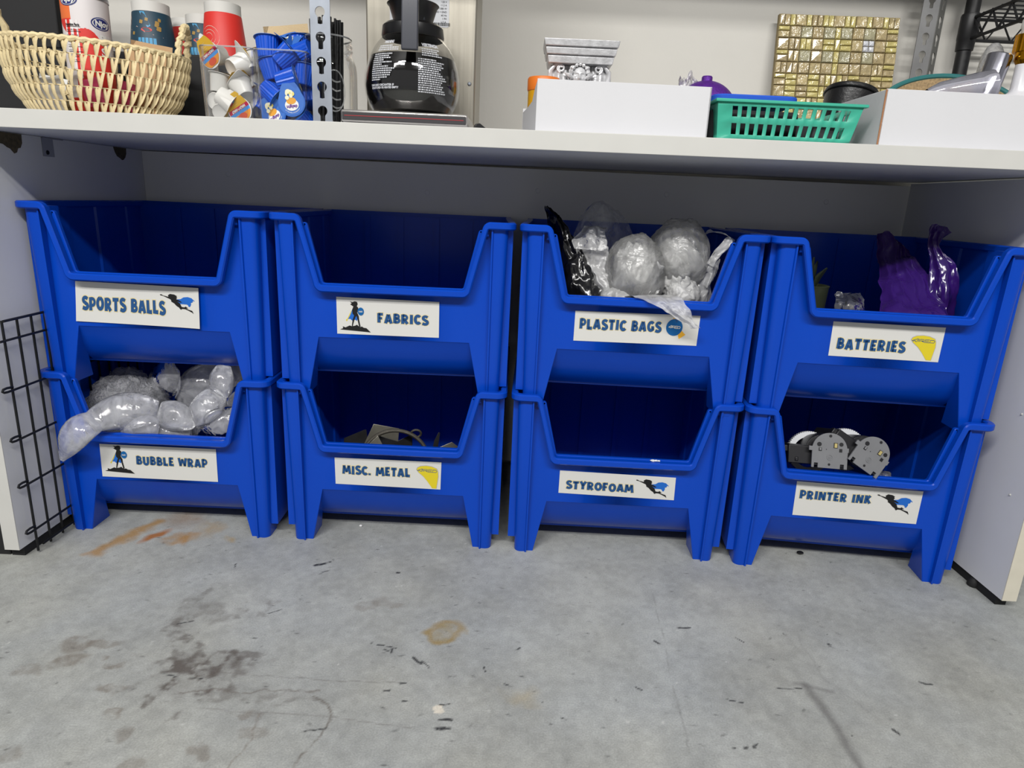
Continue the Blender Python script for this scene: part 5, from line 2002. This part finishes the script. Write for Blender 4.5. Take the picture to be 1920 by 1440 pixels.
def pillow_strip(mb, pts, cells, w, t, seed, n=26, m=22, up=(0, -1, .45)):
    """one strip of film blown up into a row of cushions along a curve"""
    pts = [Vector(p) for p in pts]
    tot = n*cells
    upv = Vector(up).normalized()
    rings = []
    for i in range(tot+1):
        u = i/tot
        p = catmull(pts, u)
        d = (catmull(pts, min(u+.01, 1))-catmull(pts, max(u-.01, 0))).normalized()
        side = d.cross(upv).normalized()
        nrm = side.cross(d).normalized()
        ph = (u*cells) % 1.0 if 0 < u < 1 else 0.0
        e = math.sin(PI*ph)**.55 if ph else 0.0
        wi = catmull([Vector((x, 0, 0)) for x in w], u).x
        ti = catmull([Vector((x, 0, 0)) for x in t], u).x
        ring = []
        for j in range(m):
            a = 2*PI*j/m
            hw = wi/2*(.74+.26*e)
            ht = ti/2*(.05+.95*e)
            cr = (1-e)*.0035*noise.noise(Vector((u*60, j*.9, seed)))+.0012*noise.noise(Vector((u*26, j*.5, seed+4)))
            ring.append(p+side*(hw*math.cos(a))+nrm*(ht*math.sin(a)*(1-.25*math.cos(a)**4)+cr))
        rings.append(ring)
    mb.loft(rings)


mb = MB()
pillow_strip(mb, [(-.172, -.012, .156), (-.163, -.014, .172), (-.146, -.020, .197), (-.126, -.014, .220), (-.104, .008, .232)], 1, [.012, .030, .052, .060, .048], [.003, .012, .026, .034, .030], 1, 40)
pillow_strip(mb, [(-.118, -.004, .226), (-.092, .030, .236), (-.058, .042, .240), (-.020, .050, .236)], 1, [.050, .070, .070, .052], [.034, .052, .050, .034], 5, 40)
pillow_strip(mb, [(-.080, .028, .214), (-.045, .030, .216), (-.010, .032, .214)], 1, [.036, .044, .036], [.026, .034, .026], 7, 30)
pillow_strip(mb, [(-.020, .050, .236), (.005, .052, .230), (.035, .052, .226), (.058, .055, .238), (.078, .062, .258), (.092, .070, .280), (.096, .075, .306), (.100, .080, .326)], 3, [.050, .058, .052, .056, .058, .050, .046, .030], [.03, .042, .036, .040, .044, .040, .036, .010], 2)
mesh_in(K, mb.build('air_pillow_chain', M_AIR, smooth=80, merge=0), 'chain of clear air pillows draped along the front of the bubble wrap bin', 'air pillows')
for i, (a, b, w_, t_, lab) in enumerate((
        ((-.085, .165, .225), (-.030, .130, .296), .075, .05, 'clear air pillow standing behind the chain, left of centre'),
        ((-.030, .150, .225), (.040, .150, .285), .080, .05, 'clear air pillow standing behind the chain, right of centre'),
        ((.040, .16, .24), (.098, .15, .29), .070, .045, 'clear air pillow at the right back of the bubble wrap bin'),
        ((-.075, .050, .196), (.015, .055, .196), .050, .036, 'clear air pillow tucked below the chain at the front'),
        ((.030, .075, .185), (.112, .070, .225), .060, .045, 'clear air pillow at the front right of the bubble wrap bin'),
        ((.070, .120, .20), (.125, .110, .265), .060, .05, 'clear air pillow against the right wall of the bubble wrap bin'),
        ((-.02, .11, .18), (.06, .12, .20), .09, .06, 'clear air pillow lying deep in the middle of the bubble wrap bin'))):
    mb = MB()
    a, b = Vector(a), Vector(b)
    pillow_strip(mb, [a, a.lerp(b, .35), a.lerp(b, .7), b, b+(b-a)*.22], 1, [w_*.6, w_, w_, w_*.8, w_*.6], [t_, t_, t_, t_*.6, .004], 20+i)
    mesh_in(K, mb.build('air_pillow', M_AIR, smooth=80), lab, 'air pillow', group='loose air pillows in the bubble wrap bin')

# scrap metal bin
K = (1, 0)
M_SHEET = mat('worn_sheet_steel', srgb(178, 174, 160), .38, metal=.75, bump=.15, bscale=60, var=.2, vscale=25)
M_DSHEET = mat('dark_sheet_steel', srgb(70, 70, 72), .42, metal=.7, var=.25, vscale=25)
M_IRON = mat('dull_iron_wire', srgb(92, 88, 80), .5, metal=.6, bump=.3, bscale=200)
for pts, y, dy, m, lab in (
        ([(-.112, .10), (-.107, .188), (-.070, .203), (-.060, .10)], .105, (.004, .0012, 0), M_DSHEET, 'dark sheet metal offcut at the left of the scrap bin'),
        ([(-.075, .10), (-.066, .180), (-.049, .219), (-.002, .206), (-.010, .10)], .120, (0, .0014, 0), M_SHEET, 'tall bent sheet metal offcut behind the iron ring'),
        ([(-.066, .10), (-.060, .178), (-.043, .194), (-.032, .170), (-.020, .10)], .060, (0, .0012, 0), M_SHEET, 'bright metal offcut inside the iron ring'),
        ([(-.040, .193), (-.036, .197), (-.004, .184), (.022, .196), (.024, .190), (.024, .10), (-.044, .10)], .090, (0, .0012, 0), M_DSHEET, 'dark plate with a notched top edge behind the iron ring'),
        ([(.058, .100), (.060, .170), (.103, .187), (.118, .174), (.118, .10)], .075, (0, .0012, 0), M_SHEET, 'pale metal offcut at the right of the scrap bin'),
        ([(.050, .08), (.070, .188), (.078, .206), (.081, .204), (.066, .08)], .150, (0, .0012, 0), M_DSHEET, 'thin dark metal strip standing at the right back of the scrap bin')):
    mb = MB()
    ex = [(.247+(x-.247)*(1.13+y)/1.22, y, z+(.09-y)*.36) for x, z in pts]
    cx = sum(p[0] for p in ex)/len(ex)
    ex = [(x, y+(x-cx)*.35, z) for x, y, z in ex]
    mb.prism(ex, dy)
    mesh_in(K, mb.build('metal_offcut', m, bevel=.0003), lab, 'scrap metal', group='offcuts in the scrap metal bin')
rg = inbin('iron_ring', 'dull iron wire ring with a small eye, standing in the scrap metal bin', 'ring', K, (-.004, .068, .146), rot=(R(-8), 0, R(8)))
mb = MB()
mb.tube([(.066*math.cos(q), 0, .066*math.sin(q)) for q in [R(-30)+R(240)*k/48 for k in range(49)]], .0038, 10)
mb.build('hoop', M_IRON, rg)
mb = MB()
mb.tube([(.040+.0095*math.cos(q), -.004*math.sin(q), .060+.0080*math.sin(q)) for q in [2*PI*k/24 for k in range(24)]], .0022, 8, closed=True)
mb.build('eye', M_IRON, rg)

# styrofoam bin: a crumb of foam on the rim
mb = MB()
for k, (dx, r_) in enumerate(((0, .0042), (.006, .0036), (.011, .0028))):
    wad(mb, (dx, 0, 0), (r_*1.1, r_*.8, r_*.55), 30+k, .25, 2.0, 2)
o = mesh_in((2, 0), mb.build('foam_crumb', mat('white_foam', srgb(242, 242, 242), .9), merge=0), 'small white foam crumb lying on the rim of the styrofoam bin', 'foam crumb', (.055, .010, .2035))

# printer ink bin
K = (3, 0)
M_TON = mat('toner_black', (.010, .010, .013), .38, spec=.5)
M_TFACE = mat('toner_dark_grey', srgb(124, 125, 128), .42, spec=.4, var=.06, vscale=30)
M_GEAR = mat('gear_white', srgb(226, 228, 232), .4)
M_BRASS = mat('gold_contact', srgb(226, 208, 140), .3, metal=.5)


def cartridge(label, loc, rot, depth=.20):
    t = inbin('toner_cartridge', label, 'toner cartridge', K, loc, 'toner cartridges in the printer ink bin', rot, R(-17))
    rr = .0300
    circ = lambda r, a0, a1, n: [(r*math.cos(R(a0+(a1-a0)*k/n)), r*math.sin(R(a0+(a1-a0)*k/n))) for k in range(n+1)]
    # end cap, facing -y
    out = circ(rr, 8, 172, 20)+[(-.0355, .0045), (-.0355, -.0035), (-.0300, -.0035), (-.0300, -.0340), (-.0255, -.0340), (-.0255, -.0255), (-.0190, -.0255), (-.0190, -.0340), (.0190, -.0340), (.0190, -.0255), (.0255, -.0255), (.0255, -.0340), (.0310, -.0340), (.0310, -.0035), (.0325, -.0035), (.0325, .0045)]
    mb = MB()
    mb.prism([(x, 0, z) for x, z in out], (0, .004, 0))
    fa = mb.build('end_cap', M_TFACE, t, bevel=.0005)
    mb = MB()
    for x, z, r_ in ((0, .0245, .0026), (-.0185, .0085, .0040), (.0190, .0105, .0036), (.0, -.0270, .0022), (-.006, .0, .0008)):
        mb.cur = 1
        mb.add([(x+r_*math.cos(2*PI*k/16), -.0004, z+r_*math.sin(2*PI*k/16)) for k in range(16)], [tuple(range(16))])
    for x, z, w_, h_ in ((-.0165, -.0005, .0052, .0060), (.0185, -.0005, .0050, .0060), (.0095, .0080, .0068, .0095)):
        mb.cur = 1
        mb.box(x-w_/2, x+w_/2, -.0006, .0002, z-h_/2, z+h_/2)
    mb.cur = 0
    mb.box(-.0178, -.0150, -.0012, 0, -.0020, .0020)
    mb.cur = 2
    mb.box(.0072, .0118, -.0014, 0, .0042, .0118)
    mb.cur = 0
    for r0, r1 in ((.0050, .0042), (.0022, .0012)):
        mb.add([(r_*math.cos(2*PI*k/20)+.0005, -.0012, -.0140+r_*math.sin(2*PI*k/20)) for r_ in (r0, r1) for k in range(20)], [(k, (k+1) % 20, (k+1) % 20+20, k+20) for k in range(20)])
    mb.build('fittings', [mat('toner_mid_grey', srgb(136, 137, 140), .4), M_TON, M_BRASS], fa, merge=0)
    # drum body and the square hopper beside it
    mb = MB()
    mb.loft([[(x, y, z) for x, z in circ(.0285, 0, 360, 30)[:-1]] for y in (.004, depth)])
    mb.box(-.029, .029, .004, depth-.02, -.030, 0)
    mb.build('drum', M_TON, t, bevel=.0008)
    mb = MB()
    mb.box(-.068, -.027, .012, depth-.03, -.030, .004)
    mb.box(-.0745, -.066, .018, .030, -.010, .002)
    mb.box(-.056, -.050, .010, .013, -.026, -.018)
    mb.build('hopper', M_TON, t, bevel=.0015)
    mb = MB()
    n = 120
    RO = lambda j: .0400 if j % 2 else .0380
    ring = lambda rad, y: [(rad(j)*math.cos(2*PI*j/n)-.018, y, rad(j)*math.sin(2*PI*j/n)-.010) for j in range(n)]
    mb.loft([ring(RO, .060), ring(RO, .072), ring(lambda j: .029, .072), ring(lambda j: .029, .060), ring(RO, .060)], True, False)
    mb.build('gear_ring', M_GEAR, t, smooth=20)
    mb = MB()
    mb.loft([[(x-.008, y, z-.004) for x, z in circ(.0300, 0, 360, 30)[:-1]] for y in (.016, .080)])
    mb.build('end_housing', M_TON, t, bevel=.001)
    return t


cartridge('toner cartridge standing upright at the left in the printer ink bin', (-.0495, .026, .2435), (0, 0, R(-3)), .15)
cartridge('toner cartridge tilted clockwise at the right in the printer ink bin', (.0235, .022, .2440), (0, R(32), R(4)), .14)
mb = MB()
wad(mb, (0, 0, 0), (.022, .018, .012), 9, .3, 1.8, 4)
mesh_in(K, mb.build('clear_wrapper', film('wrapper_film', (.88, .9, .92), .25, .06, .5, 60), smooth=70), 'crumpled clear wrapper below the tilted toner cartridge', 'wrapper', (.060, .050, .187))

# batteries bin
K = (3, 1)
M_PBAG = mat('purple_bag_film', srgb(54, 25, 108), .20, spec=.6, bump=.5, bscale=40, coat=.4)


def sheet(mb, ctrl, seed, nu=44, nv=36, amp=.006, freq=40, folds=0, fdepth=.004):
    """bag film through a grid of control points (rows of points), smoothly interpolated and crumpled"""
    rows = [[Vector(p) for p in r] for r in ctrl]

    def cat(p, t):
        n = len(p)-1
        x = min(max(t, 0), 1)*n
        i = min(int(x), n-1)
        f = x-i
        a, b, c, d = p[max(i-1, 0)], p[i], p[i+1], p[min(i+2, n)]
        return .5*((2*b)+(c-a)*f+(2*a-5*b+4*c-d)*f*f+(3*b-a-3*c+d)*f**3)

    def fn(u, v):
        p = cat([cat(r, u) for r in rows], v)
        q = p*freq+Vector((seed, seed*2, 0))
        d = Vector((noise.noise(q), noise.noise(q+Vector((5, 1, 3))), noise.noise(q+Vector((2, 7, 9)))))*amp
        r2 = q*2.6
        d += Vector((0, ridge(r2)-.4, (ridge(r2+Vector((3, 3, 3)))-.4)*.5))*amp*.55
        if folds:
            d.y += fdepth*abs(math.sin(PI*folds*(u+.15*noise.noise(Vector((u*3, v*2, seed))))))
        return p+d
    mb.grid(fn, nu, nv)


mb = MB()
sheet(mb, [[(.00, .06, .11), (.05, .03, .10), (.11, .03, .10), (.165, .06, .10)],
           [(.012, .07, .185), (.05, .045, .19), (.100, .045, .190), (.130, .07, .19)],
           [(.030, .13, .222), (.055, .11, .228), (.085, .085, .215), (.122, .10, .222)],
           [(.045, .20, .27), (.065, .19, .275), (.085, .15, .262), (.108, .14, .262)],
           [(.050, .24, .325), (.068, .23, .33), (.082, .22, .312), (.096, .20, .300)]], 3, 56, 50, .006, 34, 5, .007)
sheet(mb, [[(.100, .10, .12), (.118, .085, .12), (.135, .09, .12), (.155, .10, .12)],
           [(.104, .11, .20), (.120, .10, .205), (.134, .10, .21), (.158, .12, .22)],
           [(.106, .13, .262), (.118, .12, .268), (.132, .12, .272), (.152, .13, .274)],
           [(.102, .145, .308), (.108, .14, .314), (.116, .14, .318), (.124, .15, .312)],
           [(.100, .15, .345), (.112, .15, .350), (.128, .155, .346), (.146, .165, .337)]], 8, 36, 48, .004, 46, 3, .006)
mesh_in(K, mb.build('purple_bag', M_PBAG, smooth=80, merge=0), 'purple plastic carrier bag with handles up in the batteries bin', 'plastic bag')
mb = MB()
sheet(mb, [[(-.062, .09, .15), (-.03, .07, .15), (-.004, .09, .15)], [(-.058, .10, .195), (-.034, .085, .20), (-.006, .10, .195)], [(-.050, .13, .222), (-.030, .13, .218), (-.006, .13, .224)]], 5, 26, 22, .006, 55)
mesh_in(K, mb.build('clear_bag', film('clear_bag_film', (.82, .82, .78), .20, .06, .6, 50), smooth=80), 'small clear bag lying left of the purple bag', 'plastic bag')
gp = inbin('battery_tub', 'dark olive round tub at the left in the batteries bin', 'tub', K, (-.090, .165, .155))
M_OLV = mat('olive_plastic', srgb(52, 58, 40), .5)
mb = MB()
mb.lathe([(0, 0), (.034, 0), (.037, .068), (.0385, .072), (.0365, .073), (.034, .066), (0, .060)], 36)
mb.build('tub', M_OLV, gp)
mb = MB()
for k in range(7):
    a = 2*PI*k/7
    mb.tube([(.01*math.cos(a), .01*math.sin(a), .062), (.018*math.cos(a), .018*math.sin(a), .090), (.030*math.cos(a), .030*math.sin(a), .105+.01*(k % 3))], [(.002, .002), (.011, .003), (.003, .001)], 8)
mb.build('loose_leads', mat('dark_green_leads', srgb(40, 50, 34), .55), gp)

# plastic bags bin
K = (2, 1)
M_BBAG = mat('black_bag_film', (.006, .006, .007), .20, spec=.6, bump=.7, bscale=60, coat=.3)
M_WBAG = film('white_bag_film', (.95, .95, .94), .68, .38, .6, 30, .45)
M_MBAG = film('milky_bag_film', (.92, .92, .92), .70, .26, .5, 30, .5)
M_SHELL = film('bag_outer_film', (.94, .94, .93), .30, .25, .8, 24, .5)
M_CBAG = film('thin_clear_bag', (.86, .88, .92), .36, .10, .5, 26, .5)
mb = MB()
sheet(mb, [[(-.150, .10, .11), (-.10, .05, .11), (-.05, .045, .11), (.00, .06, .11)],
           [(-.150, .11, .20), (-.112, .055, .20), (-.065, .050, .195), (-.026, .065, .19)],
           [(-.152, .13, .255), (-.126, .08, .26), (-.092, .075, .258), (-.066, .085, .250)],
           [(-.160, .15, .31), (-.146, .11, .318), (-.128, .10, .312), (-.112, .105, .298)],
           [(-.172, .16, .345), (-.165, .14, .348), (-.158, .125, .344), (-.150, .12, .334)]], 2, 48, 48, .008, 40, 3, .008)
mesh_in(K, mb.build('black_bag', M_BBAG, smooth=80), 'black plastic bag rising at the left of the plastic bags bin', 'plastic bag')
mb = MB()
sheet(mb, [[(-.115, .16, .20), (-.06, .15, .20), (.00, .17, .20)], [(-.112, .19, .28), (-.06, .17, .285), (.006, .19, .275)], [(-.104, .21, .325), (-.060, .19, .345), (.004, .22, .312)], [(-.085, .23, .345), (-.062, .22, .360), (-.02, .24, .345)]], 6, 34, 30, .008, 26)
mesh_in(K, mb.build('clear_bag', M_CBAG, smooth=80), 'thin clear bag standing up behind the white bags', 'plastic bag')
mb = MB()
sheet(mb, [[(-.085, .06, .14), (-.06, .05, .14), (-.035, .06, .14)], [(-.075, .065, .20), (-.055, .05, .205), (-.035, .06, .21)], [(-.098, .085, .250), (-.078, .075, .25), (-.052, .075, .25)], [(-.110, .085, .276), (-.082, .075, .280), (-.054, .080, .284)]], 9, 30, 34, .006, 50, 2, .005)
sheet(mb, [[(-.114, .078, .279), (-.085, .066, .276), (-.056, .070, .280)], [(-.118, .088, .292), (-.088, .074, .300), (-.058, .080, .300)], [(-.104, .098, .308), (-.086, .092, .316), (-.058, .092, .312)], [(-.094, .115, .318), (-.078, .112, .316), (-.056, .112, .316)]], 12, 30, 26, .004, 50, 2, .004)
mesh_in(K, mb.build('white_bag', M_MBAG, smooth=80), 'milky bag with an open handle loop beside the black bag', 'plastic bag')
mb = MB()
wad(mb, (.002, .085, .236), (.042, .040, .056), 15, .16, 1.3, 5, fine=.95)
wad(mb, (.008, .074, .216), (.034, .032, .036), 19, .15, 1.4, 5, fine=.9)
wad(mb, (-.026, .066, .190), (.036, .032, .032), 16, .16, 1.3, 5, fine=.5)
mb.cur = 1
wad(mb, (.000, .085, .238), (.053, .050, .070), 31, .10, 1.1, 5, fine=.55)
mb.cur = 0
sheet(mb, [[(-.030, .055, .200), (.02, .045, .205), (.062, .050, .206)], [(-.008, .010, .2055), (.03, .004, .2075), (.070, .006, .2090)], [(.020, -.012, .199), (.046, -.016, .199), (.078, -.014, .198)], [(.054, -.016, .181), (.070, -.022, .181), (.088, -.017, .182)], [(.090, -.013, .162), (.098, -.018, .162), (.104, -.012, .161)]], 21, 34, 40, .0035, 60, 2, .003)
mesh_in(K, mb.build('white_bag', [M_WBAG, M_SHELL], smooth=80, merge=0), 'white bag balled up in the middle, its tail hanging over the rim', 'plastic bag')
mb = MB()
wad(mb, (.080, .115, .250), (.040, .040, .056), 17, .15, 1.2, 5, fine=.95)
wad(mb, (.080, .100, .228), (.036, .034, .044), 22, .15, 1.4, 5, fine=.9)
wad(mb, (.086, .085, .203), (.032, .034, .034), 18, .16, 1.3, 5, fine=.5)
mb.cur = 1
wad(mb, (.079, .115, .260), (.057, .052, .078), 33, .09, 1.0, 5, fine=.55)
mesh_in(K, mb.build('white_bag', [M_WBAG, M_SHELL], smooth=80, merge=0), 'large milky bag balled up right of the middle one', 'plastic bag')
mb = MB()
sheet(mb, [[(.108, .10, .16), (.125, .085, .16), (.142, .09, .16)], [(.118, .09, .215), (.130, .075, .22), (.140, .085, .23)], [(.118, .10, .262), (.132, .085, .262), (.150, .09, .272)]], 25, 24, 26, .007, 55)
sheet(mb, [[(.126, .085, .262), (.135, .075, .258), (.142, .085, .262)], [(.135, .085, .285), (.148, .075, .282), (.155, .085, .285)], [(.152, .085, .306), (.162, .075, .302), (.168, .085, .306)], [(.160, .10, .312), (.150, .10, .318), (.140, .11, .316)], [(.130, .13, .318), (.126, .125, .312), (.121, .12, .306)], [(.120, .12, .285), (.122, .11, .280), (.124, .10, .272)]], 27, 16, 44, .003, 55)
mesh_in(K, mb.build('white_bag', M_MBAG, smooth=80, merge=0), 'milky bag at the right wall with a handle loop over the rim', 'plastic bag')

# crumbs on the floor by the last stack
mb = MB()
wad(mb, (0, 0, .0035), (.0065, .0045, .0032), 41, .3, 2, 2)
o = mb.build('black_crumb', M_BLACK)
o.location = (.803, .072, 0)
tag(o, 'black plastic crumb on the floor by the left foot of the printer ink bin', 'crumb')
mb = MB()
wad(mb, (0, 0, .0022), (.0030, .0026, .0022), 42, .2, 2, 2)
o = mb.build('foam_crumb', MATS['white_foam'])
o.location = (-.078, .078, 0)
tag(o, 'tiny white foam bead on the floor under the miscellaneous metal bin', 'foam crumb')
